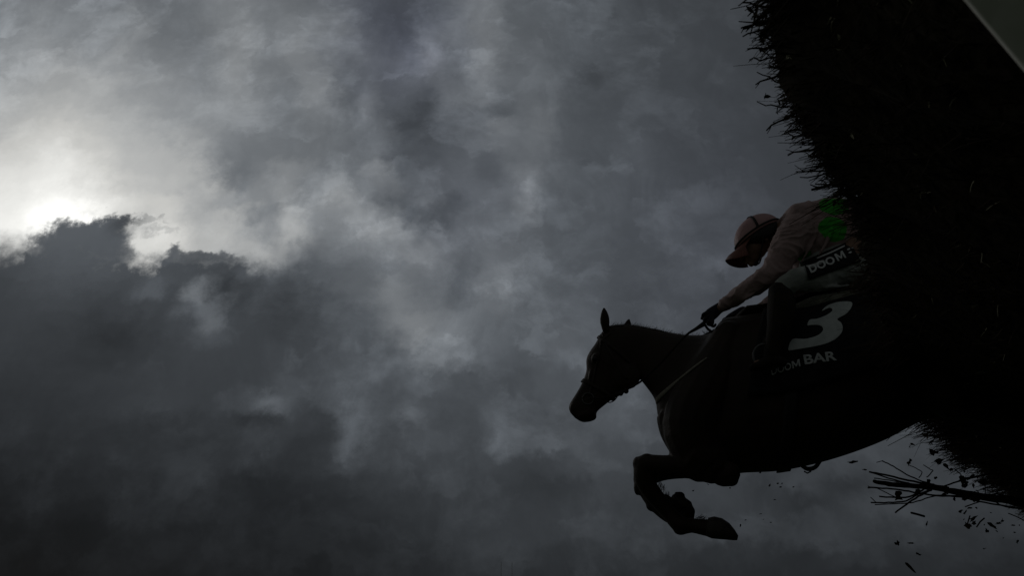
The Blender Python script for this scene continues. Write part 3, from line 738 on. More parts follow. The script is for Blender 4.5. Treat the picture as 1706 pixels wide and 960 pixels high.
mesh_obj('rein', bm, 'black_leather', horse)
# breastplate strap
bm = bmesh.new()
strap_on(bm, HB, [(1092,671),(1100,661),(1112,650),(1128,636),(1145,622),(1160,610),(1178,597)], .024, .004, 4, [.034,.030,.026,.021,.017,.013,.008])
mesh_obj('breastplate_strap', bm, 'strap', horse)

# saddle cloth: a shell over the barrel, both flanks
def shell(s0, s1, a0, a1, grow, ns, na, wav=0.0, thick=.004):
    bm = bmesh.new(); outer = []; inner = []
    for i in range(ns + 1):
        s = s0 + (s1 - s0) * i / ns; ro, ri = [], []
        for j in range(na + 1):
            a = R(a0 + (a1 - a0) * j / na)
            for g, dst in ((grow, ro), (grow - thick, ri)):
                c, A, B, ex = sec_frame(s, g + wav * math.sin(j * 1.7 + i * .9) * .5)
                cs, sn = math.cos(a), math.sin(a)
                dst.append(bm.verts.new(c + A * math.copysign(abs(cs) ** (2 / ex), cs) + B * math.copysign(abs(sn) ** (2 / ex), sn)))
        outer.append(ro); inner.append(ri)
    skin(bm, outer, False); skin(bm, [r[::-1] for r in inner], False)
    for a_, b_ in ((outer[0], inner[0]), (outer[-1], inner[-1])):
        for j in range(na): bm.faces.new((a_[j], a_[j + 1], b_[j + 1], b_[j]))
    for j in (0, na):
        for i in range(ns): bm.faces.new((outer[i][j], outer[i + 1][j], inner[i + 1][j], inner[i][j]))
    return bm
cloth = mesh_obj('saddle_cloth', shell(21.6, 25.6, -102, 102, .026, 30, 60, .0015), 'cloth_black', horse)
CB = bvh_of([cloth])
# padding roll under the saddle, khaki
bm = bmesh.new()
for s in (1, -1):
    limb(bm, [(1250,548,12,.10*s),(1290,536,13,.13*s),(1338,516,13.5,.17*s),(1360,507,14,.18*s),(1400,499,13,.18*s),(1440,491,12,.17*s),(1470,486,9,.15*s)], 5, 14)
    limb(bm, [(1335,505,6,.12*s),(1380,492,7,.12*s),(1440,482,6,.12*s)], 4)
pad = mesh_obj('saddle_pad', remesh(bm, .007, 3), 'pad', horse)
bm = bmesh.new()
rs = []
for (x, y, w, hh) in [(1228,532,.05,.020),(1245,522,.09,.03),(1275,522,.13,.03),(1320,515,.15,.028),(1365,500,.17,.03),(1400,488,.17,.035),(1425,480,.12,.03)]:
    rs.append(ring(bm, hp(x, y), UPV * hh, SIDE * w, 20, 2.4))
skin(bm, rs); cap(bm, rs)
saddle = mesh_obj('saddle', bm, 'black_leather', horse)
mesh_obj('girth', shell(22.9, 23.3, -178, 178, .009, 4, 60), 'band', horse)
bm = bmesh.new()           # girth buckle bumps under the belly
limb(bm, [(1336,777,3,.02),(1346,782,4,.02),(1358,779,3.5,.02),(1366,769,3,.02)], 3, 8)
mesh_obj('surcingle_end', bm, 'band', horse)
# stirrups
for s in (1, -1):
    bm = bmesh.new(); off = .36 * s
    tp = hp(1283, 560, .32 * s); pts_ = []
    c = hp(1276, 594, off)
    for a in range(-60, 241, 15): pts_.append(c + HEAD_DIR * .062 * math.cos(R(a)) + UPV * .068 * math.sin(R(a)))
    tube(bm, pts_, [.006] * len(pts_), 8, False)
    tube(bm, [pts_[0] - SIDE * .02, pts_[-1] - SIDE * .02], [.012, .012], 8)
    st = mesh_obj('stirrup', bm, 'steel', saddle)
    bm = bmesh.new(); a = hp(1305, 530, .27 * s); b = c + UPV * .07
    L = [a + (b - a) * i / 6 for i in range(7)]; ribbon(bm, L, [SIDE * s] * 7, .022, .005)
    mesh_obj('stirrup_leather', bm, 'leather', saddle)

# numeral and lettering printed on the cloth
def poly_patch(bv, poly, off, cell=2.0, smooth_poly=True):
    """fill a closed outline (photo units) with a fine triangulation laid on the surface, with a thickness"""
    if smooth_poly:
        p = list(poly); n = len(p); ext = [p[-1]] + p + [p[0], p[1]]
        q = []
        for i in range(1, n + 1):
            for t in (0, .33, .66):
                a, b, c, d = ext[i - 1], ext[i], ext[i + 1], ext[i + 2] if i + 2 < len(ext) else ext[-1]
                q.append(tuple(.5 * ((2 * b[k]) + (c[k] - a[k]) * t + (2 * a[k] - 5 * b[k] + 4 * c[k] - d[k]) * t * t + (-a[k] + 3 * b[k] - 3 * c[k] + d[k]) * t ** 3) for k in (0, 1)))
        poly = q
    bm = bmesh.new()
    f = bm.faces.new([bm.verts.new((x, y, 0)) for x, y in poly])
    bm.normal_update(); bmesh.ops.triangulate(bm, faces=[f]); bm.normal_update()
    return lay(bm, bv, off, cell)
def lay(bm, bv, off, cell=2.0):
    for _ in range(6):
        es = [e for e in bm.edges if e.calc_length() > cell]
        if not es: break
        bmesh.ops.subdivide_edges(bm, edges=es, cuts=1); bm.normal_update(); bmesh.ops.triangulate(bm, faces=bm.faces)
    bad = []
    for v in bm.verts:
        h = cast(bv, v.co.x, v.co.y, off)
        if h is None: bad.append(v)
        else: v.co = h[0]
    bmesh.ops.delete(bm, geom=bad, context='VERTS')
    bm.normal_update()
    r = bmesh.ops.extrude_face_region(bm, geom=list(bm.faces))
    for v in [g for g in r['geom'] if isinstance(g, bmesh.types.BMVert)]:
        v.co += (CP - v.co).normalized() * .0015
    return bm
THREE = [(1369,519),(1378,510),(1394,504.5),(1408,503),(1418,504),(1420,508.5),(1416,517),(1408,525),(1395,532.5),(1401,538),(1404,546),(1402,555),(1394,564),(1380,572),(1362,577),(1340,581),(1324,583.5),(1313,584),(1320,566),(1340,565.5),(1356,562),(1366,557),(1371,551),(1370,545.5),(1363,542.5),(1352,542.5),(1345,543),(1349,533.5),(1361,532),(1374,527),(1383,522),(1387,517),(1383,514),(1376,516)]
mesh_obj('number', poly_patch(CB, THREE, .003), 'white', cloth)
def text_bm(body_, bold=.02):
    cu = bpy.data.curves.new('t', 'FONT'); cu.body = body_; cu.size = 1; cu.offset = bold; cu.resolution_u = 3; cu.fill_mode = 'FRONT'
    o = bpy.data.objects.new('t', cu); col.objects.link(o)
    dg = bpy.context.evaluated_depsgraph_get(); dg.update()
    me = bpy.data.meshes.new_from_object(o.evaluated_get(dg)); bpy.data.objects.remove(o)
    bm = bmesh.new(); bm.from_mesh(me); bmesh.ops.remove_doubles(bm, verts=bm.verts, dist=.0005); bmesh.ops.triangulate(bm, faces=bm.faces); return bm
def glyph_m():
    P_ = [(0,0),(0,1),(.23,1),(.5,.42),(.77,1),(1,1),(1,0),(.80,0),(.80,.64),(.56,.12),(.44,.12),(.20,.64),(.20,0)]
    bm = bmesh.new(); f = bm.faces.new([bm.verts.new((x * .86, y * .73, 0)) for x, y in P_]); bm.normal_update(); bmesh.ops.triangulate(bm, faces=[f]); return bm
def place_text(s, x0, y0, x1, y1, hgt, bold=.02, shear=0.0, curve=0.0):
    """letters with their baseline from (x0,y0) to (x1,y1)"""
    bm = glyph_m() if s == 'M' else text_bm(s, bold); xs = [v.co.x for v in bm.verts]; ys = [v.co.y for v in bm.verts]; a, b = min(xs), max(xs); c, d = min(ys), max(ys)
    dx_, dy_ = x1 - x0, y1 - y0; L = math.hypot(dx_, dy_); nx, ny = dy_ / L, -dx_ / L
    if ny > 0: nx, ny = -nx, -ny
    for v in bm.verts:
        f = (v.co.x - a) / (b - a); g = (v.co.y - c) / (d - c); lift = curve * f * (1 - f) * 4
        v.co = Vector((x0 + dx_ * f + nx * (hgt * g + lift) + shear * g, y0 + dy_ * f + ny * (hgt * g + lift), 0))
    return bm
mesh_obj('lettering', lay(place_text('BAR', 1341, 608, 1395, 601, 16, .03, -1), CB, .003, 3), 'print', cloth)
mesh_obj('lettering', lay(place_text('DOO', 1286, 626, 1319, 616, 12.5, .02, 2), CB, .003, 3), 'print', cloth)
mesh_obj('lettering', lay(place_text('M', 1320.5, 615.5, 1334, 611, 13, .02, 2), CB, .003, 3), 'print', cloth)

# ------------------------------------------------------------------ the rider
rider = empty('person', hp(1400, 500) - UPV * .1, 'jockey in pale pink silks and cap with green spots, crouched over the horse', 'person')
HC = (1262, 392)       # head centre, with a forward axis f and an up axis u in the plane of travel
fx, fy, ux, uy = -.85, .53, -.53, -.85
def hd(f, u, n=0.0): return hp(HC[0] + fx * f + ux * u, HC[1] + fy * f + uy * u, n)
hu = pr(HC[0], HC[1], 1)
F3 = (hd(10, 0) - hd(0, 0)).normalized(); U3 = (hd(0, 10) - hd(0, 0)).normalized()
def head_ball(bm, f, u, n, rf, ru, rn, seg=16): ball(bm, hd(f, u) + SIDE * n, F3 * rf * hu, U3 * ru * hu, SIDE * rn, seg)
# one body under the clothes
bm = bmesh.new()
TORSO = [(1475,388,1462,470,.13),(1440,362,1438,468,.15),(1402,346,1396,450,.145),(1370,345,1352,442,.14),(1345,351,1333,432,.155),(1322,357,1320,418,.17),(1308,366,1305,402,.11),(1294,372,1286,402,.06),(1280,378,1268,410,.055)]
rs = []
for x1, y1, x2, y2, w in spline(TORSO, 3):
    T, B = hp(x1, y1), hp(x2, y2); rs.append(ring(bm, (T + B) / 2, (T - B) / 2, SIDE * w, 20, 2.2))
skin(bm, rs); cap(bm, rs)
head_ball(bm, 0, 0, 0, 36, 33, .078); head_ball(bm, 16, -15, 0, 25, 22, .064); head_ball(bm, 24, -27, 0, 13, 12, .044)      # skull, face, jaw
head_ball(bm, 33, -35, 0, 6, 5, .022, 12)                                                                  # chin
tube(bm, [hd(38, -7), hd(43, -15), hd(46, -20)], [.008, .011, .012], 10)                                      # nose
head_ball(bm, 38, -26, 0, 4.5, 2.2, .025, 12); head_ball(bm, 37, -30, 0, 4, 2.0, .022, 12)                    # lips
for s in (1, -1):
    head_ball(bm, 31, -11, .030 * s, 4, 2.2, .015, 12); head_ball(bm, 27, -20, .038 * s, 6, 5, .02, 12)
    head_ball(bm, -4, -18, .078 * s, 5, 8, .010, 12)                                                           # ears
limb(bm, [(1328,388,22,.14),(1308,418,18,.19),(1289,455,15,.22),(1262,472,14,.20),(1236,488,11,.17),(1200,514,8,.13)])
limb(bm, [(1330,388,22,-.14),(1338,425,17,-.19),(1338,474,15,-.22),(1300,498,13,-.20),(1250,524,9,-.13),(1225,532,8,-.09)])
for s in (1, -1):
    xo = 0 if s > 0 else 10
    limb(bm, [(1435,425,36,.09*s),(1395,452,22,.16*s),(1345,466,18,.25*s),(1302+xo,484,14,.31*s)])
    limb(bm, [(1302+xo,484,15,.31*s),(1300+xo,520,17,.33*s),(1292+xo,560,13,.345*s),(1284+xo,592,9,.35*s),(1290+xo,604,9,.355*s),(1262+xo,607,7,.36*s)])
mesh_obj('body', remesh(bm, .006, 3), 'skin', rider)
# shirt
bm = bmesh.new()
SH = [(1480,384,1466,452,.15),(1458,366,1446,448,.162),(1440,354,1426,442,.168),(1425,344,1408,446,.172),(1402,336.5,1380,452,.172),(1384,335,1352,452,.165),(1366,338.5,1332,450,.168),(1345,344,1322,440,.185),(1322,350,1312,420,.19),(1308,358,1302,402,.13),(1299,366,1296,394,.068),(1293,370,1289,392,.060)]
rs = []
for x1, y1, x2, y2, w in spline(SH, 3):
    T, B = hp(x1, y1), hp(x2, y2); rs.append(ring(bm, (T + B) / 2, (T - B) / 2, SIDE * w, 24, 2.3))
skin(bm, rs); cap(bm, rs)
limb(bm, [(1330,384,29,.13),(1319,398,28,.17),(1305,423,24,.20),(1290,449,20.5,.225),(1273,465,18,.22),(1252,478,17,.20),(1234,490,14.5,.18),(1216,502,11.5,.15),(1206,509,10.5,.14)], 4, 18)
limb(bm, [(1332,384,30,-.13),(1340,425,24,-.19),(1340,472,21,-.22),(1305,496,19,-.20),(1275,514,12,-.16),(1250,527,9,-.12),(1238,530,8,-.10)], 4, 18)
# creases of the blown sleeve and back
random.seed(8)
for (a, b, w) in [((1322,362,.22),(1296,430,.28),4),((1312,372,.24),(1284,412,.27),3.2),((1300,410,.28),(1272,452,.27),3.5),((1286,432,.28),(1246,470,.25),3),((1276,462,.27),(1224,494,.21),3),((1262,484,.25),(1230,500,.20),2.8),((1345,352,.18),(1322,420,.20),3.5),((1372,346,.16),(1336,436,.18),3.5),((1395,352,.165),(1362,430,.18),3)]:
    m_ = tuple((p + q) / 2 + r_ for p, q, r_ in zip(a, b, (3, 2, 0)))
    limb(bm, [(a[0], a[1], w * .3, a[2] - .01), (m_[0], m_[1], w, m_[2]), (b[0], b[1], w * .3, b[2] - .01)], 5, 8)
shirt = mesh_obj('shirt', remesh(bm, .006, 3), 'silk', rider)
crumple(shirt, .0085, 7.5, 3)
# green spots on the pink, as soft discs in the cloth's own pattern
def spots(m, cs, parent_loc, green=(.03, .34, .02)):
    t = m.node_tree; b = t.nodes['Principled BSDF']; co0 = t.nodes.new('ShaderNodeTexCoord'); src = t.nodes[m['ramp']].outputs[0]
    wn = t.nodes.new('ShaderNodeTexNoise'); wn.inputs['Scale'].default_value = 7; t.links.new(co0.outputs['Object'], wn.inputs['Vector'])
    co = t.nodes.new('ShaderNodeVectorMath'); co.operation = 'MULTIPLY_ADD'; t.links.new(wn.outputs['Color'], co.inputs[0]); co.inputs[1].default_value = (.07, .07, .07); t.links.new(co0.outputs['Object'], co.inputs[2])
    for c, r in cs:
        vm = t.nodes.new('ShaderNodeVectorMath'); vm.operation = 'DISTANCE'; t.links.new(co.outputs[0], vm.inputs[0]); vm.inputs[1].default_value = c - parent_loc + Vector((.035, .035, .035))
        mr = t.nodes.new('ShaderNodeMapRange'); mr.inputs[1].default_value = r; mr.inputs[2].default_value = r * .93; t.links.new(vm.outputs['Value'], mr.inputs[0])
        mx = t.nodes.new('ShaderNodeMix'); mx.data_type = 'RGBA'; t.links.new(mr.outputs[0], mx.inputs[0]); t.links.new(src, mx.inputs[6]); mx.inputs[7].default_value = (*green, 1); src = mx.outputs[2]
    t.links.new(src, b.inputs['Base Color'])
SB = bvh_of([shirt])
sp_ = []
for x, y, r in [(1390,336,.085),(1389,381,.082),(1338,424,.050)]:
    h = cast(SB, x, max(y, 341), 0)
    if h: sp_.append((h[0], r))
sp_.append((hp(1365, 345, -.12), .06)); sp_.append((hp(1345, 380, -.17), .06))
spots(MA['silk'], sp_, rider.location)
# breeches
bm = bmesh.new()
for s in (1, -1):
    xo = 0 if s > 0 else 8
    limb(bm, [(1448,432,38,.06*s),(1425,440,35,.09*s),(1395,452,29,.16*s),(1365,462,25,.22*s),(1335,466,21.5,.27*s),(1312+xo,475,18.5,.30*s),(1300+xo,486,16.5,.315*s)], 4, 20)
HIPS = [(1478,380,1465,475,.13),(1445,372,1440,474,.158),(1415,400,1405,470,.155),(1380,418,1372,462,.155),(1350,434,1343,460,.145),(1332,444,1330,455,.12)]
rs = []
for x1, y1, x2, y2, w in spline(HIPS, 3):
    T, B = hp(x1, y1), hp(x2, y2); rs.append(ring(bm, (T + B) / 2, (T - B) / 2, SIDE * w, 24, 2.3))
skin(bm, rs); cap(bm, rs)
for (a, b, w) in [((1330,452,.27),(1400,468,.20),3),((1300,470,.32),(1345,486,.27),3),((1292,474,.325),(1322,470,.30),2.5),((1345,478,.27),(1430,474,.18),3)]:
    limb(bm, [(a[0], a[1], w * .3, a[2]), ((a[0] + b[0]) / 2, (a[1] + b[1]) / 2 + 2, w, (a[2] + b[2]) / 2 + .02), (b[0], b[1], w * .3, b[2])], 4, 8)
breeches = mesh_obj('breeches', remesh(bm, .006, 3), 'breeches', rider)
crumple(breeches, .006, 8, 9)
# boots
for s in (1, -1):
    xo = 0 if s > 0 else 10
    bm = bmesh.new()
    limb(bm, [(1299+xo,488,19,.315*s),(1302+xo,502,22,.32*s),(1301+xo,522,22.5,.33*s),(1297+xo,548,19,.345*s),(1289+xo,575,14.5,.35*s),(1285+xo,592,13,.355*s)], 4, 18)
    limb(bm, [(1302+xo,604,9,.355*s),(1286+xo,602,11.5,.355*s),(1270+xo,608,9.5,.36*s),(1254+xo,613,7,.365*s)], 4, 14)
    bt = mesh_obj('boot', remesh(bm, .006, 3), 'black_leather', rider)
# gloved hands, each with four fingers curled round the rein and a thumb on top
def hand(cx, cy, off, s):
    bm = bmesh.new()
    limb(bm, [(cx + 22, cy - 17, 9, off), (cx + 14, cy - 12, 9.5, off), (cx + 4, cy - 4, 11, off), (cx - 3, cy + 2, 10, off)], 4, 14, (SIDE, .62))
    for k, (dx_, dy_, L) in enumerate([(-9, -4, 1.0), (-6, 3, 1.08), (-1, 8, 1.0), (5, 11, .86)]):
        o = off + .012 * s
        limb(bm, [(cx + dx_ * .3 + 4, cy + dy_ * .3 - 3, 3.1, off), (cx + dx_, cy + dy_, 3.0, o + .014 * s), (cx + dx_ - 2 * L, cy + dy_ + 5 * L, 2.7, o - .004 * s), (cx + dx_ + 3 * L, cy + dy_ + 7 * L, 2.4, o - .022 * s), (cx + dx_ + 5, cy + dy_ + 3, 2.2, o - .026 * s)], 3, 9)
    limb(bm, [(cx + 8, cy - 11, 3.6, off - .012 * s), (cx, cy - 9, 3.3, off - .030 * s), (cx - 9, cy - 3, 2.8, off - .030 * s), (cx - 13, cy + 4, 2.3, off - .018 * s)], 3, 9)
    return mesh_obj('glove', remesh(bm, .0032, 2), 'glove', rider)
hand(1182, 527, .13, 1); hand(1216, 536, -.09, -1)
# helmet: shell with silk cap, dark rim, straps and peak
bm = bmesh.new(); rings_ = []
seg, rows_ = 32, 12
for j in range(rows_):
    ph = R(90) * j / (rows_ - 1)
    rings_.append([hd(0, 0) + F3 * hu * 42.5 * math.cos(R(360) * k / seg) * math.cos(ph) + SIDE * .108 * math.sin(R(360) * k / seg) * math.cos(ph) + U3 * hu * (36.5 * math.sin(ph) - 3) for k in range(seg)])
vr = [[bm.verts.new(p) for p in r] for r in rings_[:-1]]
top = bm.verts.new(rings_[-1][0])
skin(bm, vr)
for k in range(seg): bm.faces.new((vr[-1][k], vr[-1][(k + 1) % seg], top))
low = [bm.verts.new(hd(0, 0) + F3 * hu * 39 * math.cos(R(360) * k / seg) + SIDE * .099 * math.sin(R(360) * k / seg) - U3 * hu * 4) for k in range(seg)]
for k in range(seg): bm.faces.new((vr[0][k], low[k], low[(k + 1) % seg], vr[0][(k + 1) % seg]))
bm.faces.new(low)
helmet = mesh_obj('helmet', bm, 'cap', rider)
# lower shell of the helmet round the ears and nape (black)
bm = bmesh.new(); rs = []
for u, kf, kb, kn in [(-3, 41, -41, .103), (-10, 33, -41, .102), (-17, 20, -37, .098), (-22, 8, -30, .090)]:
    rs.append([bm.verts.new(hd((kf + kb) / 2, u) + F3 * hu * (kf - kb) / 2 * math.cos(R(360) * k / 28) + SIDE * kn * math.sin(R(360) * k / 28)) for k in range(28)])
skin(bm, rs); cap(bm, rs)
mesh_obj('harness', bm, 'band', helmet)
bm = bmesh.new()
def shell_pt(az, ph, g=1.02): return hd(0, 0) + F3 * hu * 42.5 * g * math.cos(az) * math.cos(ph) + SIDE * .108 * g * math.sin(az) * math.cos(ph) + U3 * hu * (36.5 * g * math.sin(ph) - 3)
L = [shell_pt(R(a), R(5)) for a in range(0, 361, 10)]; Nn = [(p - hd(0, 0)).normalized() for p in L]; ribbon(bm, L, Nn, .012, .003)
mesh_obj('rim_band', bm, 'band', helmet)
bm = bmesh.new()
L = [shell_pt(R(90 + 8 * math.sin(R(a))), R(a)) for a in range(4, 177, 8)]; Nn = [(p - hd(0, 0)).normalized() for p in L]; ribbon(bm, L, Nn, .016, .003)
mesh_obj('strap', bm, 'band', helmet)
bm = bmesh.new(); rs = []
for k in range(25):
    a = R(-66 + 132 * k / 24); c, s = math.cos(a), math.sin(a)
    inn = hd(38 * c + 2, -2 - 4 * abs(s)) + SIDE * .098 * s
    mid = hd(54 * max(c, 0) ** .8 + 6, -4 - 11 * abs(s) ** 1.5) + SIDE * .100 * s
    out = hd(60 * max(c, 0) ** .7 + 8 * c, -7 - 24 * abs(s) ** 1.6) + SIDE * .098 * s
    th = U3 * -.004
    rs.append([bm.verts.new(p) for p in (inn, mid, out, out + th, mid + th * 1.3, inn + th)])
skin(bm, rs); cap(bm, rs)
mesh_obj('peak', bm, 'peak', helmet)
bm = bmesh.new()
for s in (1, -1):
    L = [hd(-6, -8) + SIDE * .10 * s, hd(4, -22) + SIDE * .085 * s, hd(18, -36) + SIDE * .05 * s, hd(26, -40)]
    tube(bm, [Vector(p) for p in spline(L, 3)], [.005] * 10, 6, False)
head_ball(bm, 27, -39, 0, 5, 3.5, .014, 10)
mesh_obj('chin_strap', bm, 'band', helmet)
# black sponsor panel over hip and thigh
PB = bvh_of([shirt, breeches])
bm = bmesh.new(); NX, NY = 22, 10
def bil_(u, v):
    a, b, c, d = (1338,436),(1347,466),(1434,436),(1414,403)
    top_ = (a[0] + (d[0] - a[0]) * u, a[1] + (d[1] - a[1]) * u); bot = (b[0] + (c[0] - b[0]) * u, b[1] + (c[1] - b[1]) * u)
    return top_[0] + (bot[0] - top_[0]) * v, top_[1] + (bot[1] - top_[1]) * v
# smooth backing sheet, then pushed a little out of the body
G_ = [[None] * (NY + 1) for _ in range(NX + 1)]
for i in range(NX + 1):
    for j in range(NY + 1):
        x, y = bil_(i / NX, j / NY); h = cast(PB, x, y, .006); G_[i][j] = h[0] if h else hp(x, y, .2)
for _ in range(4):
    G_ = [[(G_[max(i - 1, 0)][j] + G_[min(i + 1, NX)][j] + G_[i][max(j - 1, 0)] + G_[i][min(j + 1, NY)] + G_[i][j] * 2) / 6 if 0 < i < NX and 0 < j < NY else G_[i][j] for j in range(NY + 1)] for i in range(NX + 1)]
G_ = [[p + (CP - p).normalized() * .006 for p in r] for r in G_]
fr = [[bm.verts.new(p) for p in r] for r in G_]; bk = [[bm.verts.new(p - (CP - p).normalized() * .012) for p in r] for r in G_]
skin(bm, fr, False); skin(bm, [r[::-1] for r in bk], False)
for j in range(NY):
    bm.faces.new((fr[0][j], fr[0][j + 1], bk[0][j + 1], bk[0][j])); bm.faces.new((fr[NX][j], fr[NX][j + 1], bk[NX][j + 1], bk[NX][j]))
for i in range(NX):
    bm.faces.new((fr[i][0], fr[i + 1][0], bk[i + 1][0], bk[i][0])); bm.faces.new((fr[i][NY], fr[i + 1][NY], bk[i + 1][NY], bk[i][NY]))
panel = mesh_obj('waist_panel', bm, 'cloth_black', breeches)
QB = bvh_of([panel, breeches, shirt])
mesh_obj('lettering', lay(place_text('DOO', 1351, 456, 1393, 438.5, 13, .035, -1), QB, .003, 3), 'print', panel)
mesh_obj('lettering', lay(place_text('M', 1396, 436.5, 1410, 430, 13, .02, -1), QB, .003, 3), 'print', panel)
mesh_obj('lettering', lay(place_text(':·', 1414, 424, 1427, 418, 9, .03), QB, .003, 3), 'print', panel)
mesh_obj('piping', poly_patch(QB, [(1361,430),(1384,420.5),(1407,409.5),(1408,411.5),(1385,423),(1362,432)], .004, 2.5, False), 'print', panel)

# ------------------------------------------------------------------ broken branch and flying scraps
BD = 3.6
random.seed(21)
br = empty('broken_branch', at(1640, 838, BD), 'long broken birch branch sticking out of the fence below the horse', 'branch')
bm = bmesh.new()
def bpt(x, y, dz_=0): return at(x, y, BD + dz_)
L = spline([(1457,803,3.0),(1475,806,3.9),(1500,809,4.0),(1530,811,4.1),(1560,814,4.5),(1600,821,5.3),(1640,829,6.2),(1680,834,7.2),(1740,846,9)], 4)
tube(bm, [bpt(x, y + random.uniform(-.6, .6), (x - 1456) * .0006) for x, y, r in L], [BD * r * random.uniform(.92, 1.08) / FPX for x, y, r in L], 12)
mesh_obj('limb', bm, 'bark', br)
SPRAY = [([(1448,787),(1475,792),(1505,799),(1540,806),(1580,813)],1.5),([(1449,787),(1480,797),(1515,806)],1.1),([(1456,797),(1490,802),(1520,808)],.9),
 ([(1446,813),(1470,814),(1500,817),(1530,822),(1570,827),(1620,828),(1680,836)],1.3),([(1446,811),(1465,816),(1488,827),(1497,831)],.7),([(1465,828),(1490,829),(1515,828),(1540,815)],1.3),
 ([(1451,838),(1480,838),(1510,835),(1530,824),(1556,815)],1.2),([(1458,841),(1490,840),(1520,838),(1550,829),(1580,823)],.9),([(1491,855),(1510,841),(1530,828),(1552,817)],1.3),
 ([(1470,769),(1484,775),(1505,788),(1530,800),(1556,808)],1.0),([(1460,771),(1471,768)],.6),([(1450,829),(1459,838)],.7),([(1514,775),(1530,783),(1536,788),(1531,797)],.7),([(1538,775),(1549,782),(1554,785),(1544,796)],.7),
 ([(1570,812),(1595,803),(1620,796),(1650,790)],1.3),([(1590,782),(1600,790),(1606,797),(1640,792)],.9),([(1640,829),(1660,824),(1690,830)],1.3),([(1560,826),(1600,829),(1640,838),(1690,846)],1.2),([(1655,835),(1670,843),(1700,848)],1.2),([(1641,800),(1642,826)],.6),([(1545,811),(1575,816),(1620,820)],1.0)]
for pts_, r in SPRAY:
    bm = bmesh.new()
    q = spline(pts_, 4) if len(pts_) > 2 else pts_
    dd = random.uniform(-.08, .08)
    tube(bm, [bpt(x + random.uniform(-.5, .5), y + random.uniform(-.5, .5), dd) for x, y in q], [BD * r * .95 / FPX * (1 + .3 * i / len(q)) for i in range(len(q))], 6, False)
    mesh_obj('twig', bm, 'twig', br, smooth=False)
def blot(c, a, b, nrm_, sz, n=9, rag=.3):
    """a crumpled leaf scrap with a little thickness"""
    bm = bmesh.new(); k_ = [random.uniform(1 - rag, 1 + rag) for _ in range(n)]
    t1 = [bm.verts.new(c + a * math.cos(2 * math.pi * i / n) * k_[i] + b * math.sin(2 * math.pi * i / n) * k_[i] + nrm_ * random.uniform(-.3, .3) * sz) for i in range(n)]
    c1 = bm.verts.new(c + nrm_ * sz * .3); c2 = bm.verts.new(c - nrm_ * sz * .12)
    for i in range(n): bm.faces.new((c1, t1[i], t1[(i + 1) % n])); bm.faces.new((c2, t1[(i + 1) % n], t1[i]))
    return bm
def scrap(x, y, w, h_, ang, depth, name, label, cat, group, parent=None, rag=.52):
    c = at(x, y, depth); s = depth / FPX; right = Vector((1, 0, 0)); upc = Vector((0, -sp, cp)); bk_ = Vector((0, -cp, -sp)); a_ = R(ang)
    a = (right * math.cos(a_) + upc * math.sin(a_)) * w / 2 * s; b = (-right * math.sin(a_) + upc * math.cos(a_)) * h_ / 2 * s
    tilt = random.uniform(-.7, .7); a = a + bk_ * a.length * tilt; b = b + bk_ * b.length * random.uniform(-.6, .6)
    bm = blot(c, a, b, bk_, max(h_, 2) / 2 * s, 11, rag)
    o = mesh_obj(name, bm, 'leaf', parent, None if parent else c, smooth=False)
    if not parent: tag(o, label, cat, group)
    return o
# leaves still hanging on the branch
for (x, y, w, h_, an) in [(1547,802,10,7,30),(1497,827,9,16,5),(1497,822,6,6,0),(1529,820,10,6,25),(1603,801,11,12,0),(1618,795,18,7,10),(1573,823,16,5,5),(1590,832,9,6,-30),(1624,832,15,8,0),(1610,831,12,4,20),(1602,806,0.1,0.1,0),(1609,808,14,10,10),(1622,809,4,9,0),(1636,804,9,10,0),(1566,768,17,8,10),(1575,777,11,6,-40),(1584,783,6,8,10),(1555,753,12,9,0)]:
    if w > 1: scrap(x, y, w, h_, an, BD + random.uniform(-.1, .1), 'leaf', None, None, None, br)
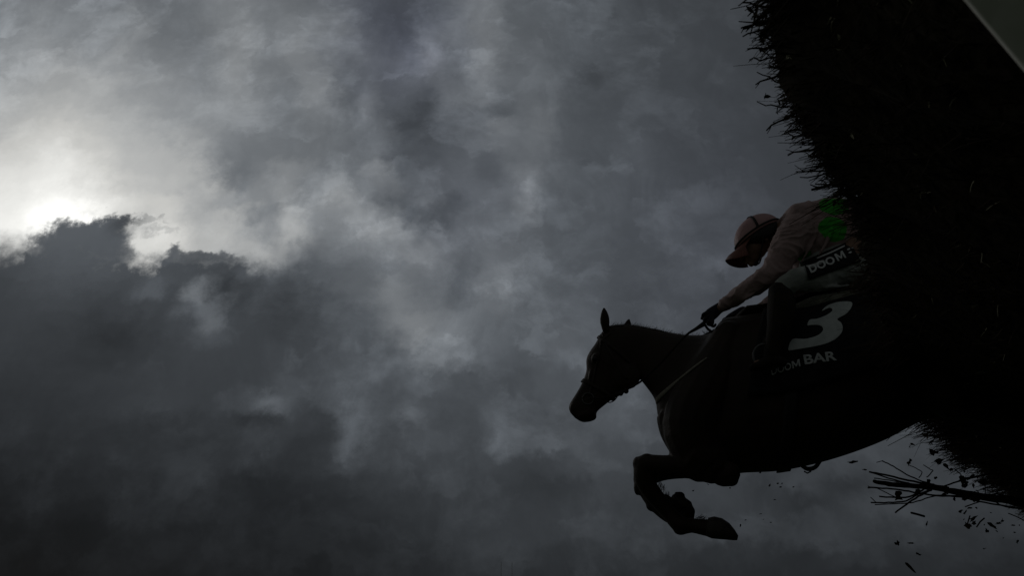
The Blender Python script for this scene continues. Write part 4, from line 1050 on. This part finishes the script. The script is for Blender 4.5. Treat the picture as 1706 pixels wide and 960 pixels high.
# flying pieces: the larger ones can be told apart
BIG = [(1515,771,13,8,20,'leaf_scrap','crumpled leaf scrap flying above the tip of the broken branch'),
 (1422,770,20,5,5,'bark_scrap','pale ragged strip of bark flying below the belly of the horse'),
 (1440,783,7,2.5,0,'leaf_scrap','small dark leaf scrap just left of the broken branch tips'),
 (1559,797,7,5,-20,'leaf_scrap','small notched leaf scrap flying just above the broken branch'),
 (1519,741,7,4,0,'leaf_scrap','tiny dark scrap between the horse belly and the torn brush'),
 (1544,873,9,4,50,'leaf_scrap','short dark scrap flying to the right of the loose twig'),
 (1495,906,10,8,-35,'leaf_scrap','broad dark leaf scrap flying alone near the bottom edge'),
 (1518,906,9,2.5,10,'leaf_scrap','thin curved scrap beside the broad leaf near the bottom edge'),
 (1530,924,13,4,-25,'leaf_scrap','pointed leaf scrap, second lowest of the falling pieces'),
 (1517,947,12,6,-45,'leaf_scrap','curled leaf scrap, lowest of the falling pieces'),
 (1601,852,9,4,0,'leaf_scrap','flat dark scrap at the upper left of the cluster of scraps under the branch'),
 (1608,854,8,5,40,'leaf_scrap','tilted scrap touching the upper left of the cluster under the branch'),
 (1616,847,9,4,10,'leaf_scrap','topmost scrap of the cluster falling under the branch'),
 (1621,864,16,6,40,'leaf_scrap','largest dark scrap in the middle of the cluster under the branch'),
 (1623,872,10,5,25,'leaf_scrap','oval scrap right below the largest one in the cluster'),
 (1611,876,9,9,0,'leaf_scrap','broad torn scrap at the lower left of the cluster'),
 (1654,877,12,5,-45,'leaf_scrap','slanting long scrap right of the cluster under the branch'),
 (1664,872,10,5,15,'leaf_scrap','low wide scrap close to the right edge'),
 (1670,868,8,5,10,'leaf_scrap','rounded scrap at the upper end of the pair close to the right edge'),
 (1644,885,8,6,0,'leaf_scrap','small three cornered scrap below the slanting one'),
 (1695,903,6,5,40,'leaf_scrap','lone small scrap nearest the right edge of the picture'),
 (1640,915,6,3,0,'leaf_scrap','tiny flat scrap in the clear sky below the cluster')]
for (x, y, w, h_, an, nm, lab) in BIG:
    scrap(x, y, w, h_, an, random.uniform(2.8, 4.0), nm, lab, 'leaf scrap' if nm == 'leaf_scrap' else 'bark scrap', 'scraps of brush flying off the fence')
TINY = [(1267,788),(1282,809),(1296,806),(1303,806),(1300,812),(1322,812),(1291,833),(1267,857),(1272,866),(1284,871),(1242,867),(1234,876),(1216,814),(1155,818),(1180,808),(1661,886),(1671,836),(1627,847),(1640,875),(1687,876),(1516,744),(1690,888),(1672,897),(1651,855),(1606,866),(1698,876)]
for i, (x, y) in enumerate(TINY):
    lab, grp = (('tiny dark speck flying right under the belly of the horse', 'specks under the belly') if x < 1340 and y < 840 and x > 1230 else
      ('tiny dark speck flying between the tucked foreleg and the chest', 'specks above the fore hoof') if y < 820 and x < 1230 else
      ('tiny dark speck flying in the sky just right of the near fore hoof', 'specks beside the fore hoof') if x < 1340 else
      ('tiny dark speck flying near the torn brush and the broken branch', 'specks around the broken branch'))
    scrap(x, y, random.uniform(2.5, 6), random.uniform(1.4, 2.6), random.uniform(-50, 60), random.uniform(2.8, 4.2), 'debris_speck', lab, 'speck', grp)
LOOSE = [([(1518,855),(1530,858),(1540,861)],1.8,'short straight loose twig flying below the broken branch'),
 ([(1612,873),(1614,866),(1616,860)],1.0,'thin upright twig flying inside the cluster of scraps'),
 ([(1627,879),(1633,870),(1640,864)],1.2,'thin slanting twig flying right of the cluster of scraps'),
 ([(1340,786),(1345,789),(1351,786)],1.2,'tiny bent twig flying right under the girth'),
 ([(1680,856),(1695,862),(1706,868)],.9,'fine twig hanging in the air at the right edge'),
 ([(1608,845),(1622,840),(1634,836)],1.0,'fine twig flying directly under the thick part of the branch')]
for pts_, r, lab in LOOSE:
    bm = bmesh.new(); d0 = random.uniform(3, 3.8); tube(bm, [at(x, y, d0 + i * .01) for i, (x, y) in enumerate(pts_)], [d0 * r / FPX] * len(pts_), 6, False)
    tag(mesh_obj('loose_twig', bm, 'twig', loc=at(*pts_[1], d0), smooth=False), lab, 'twig', 'loose twigs in the air')
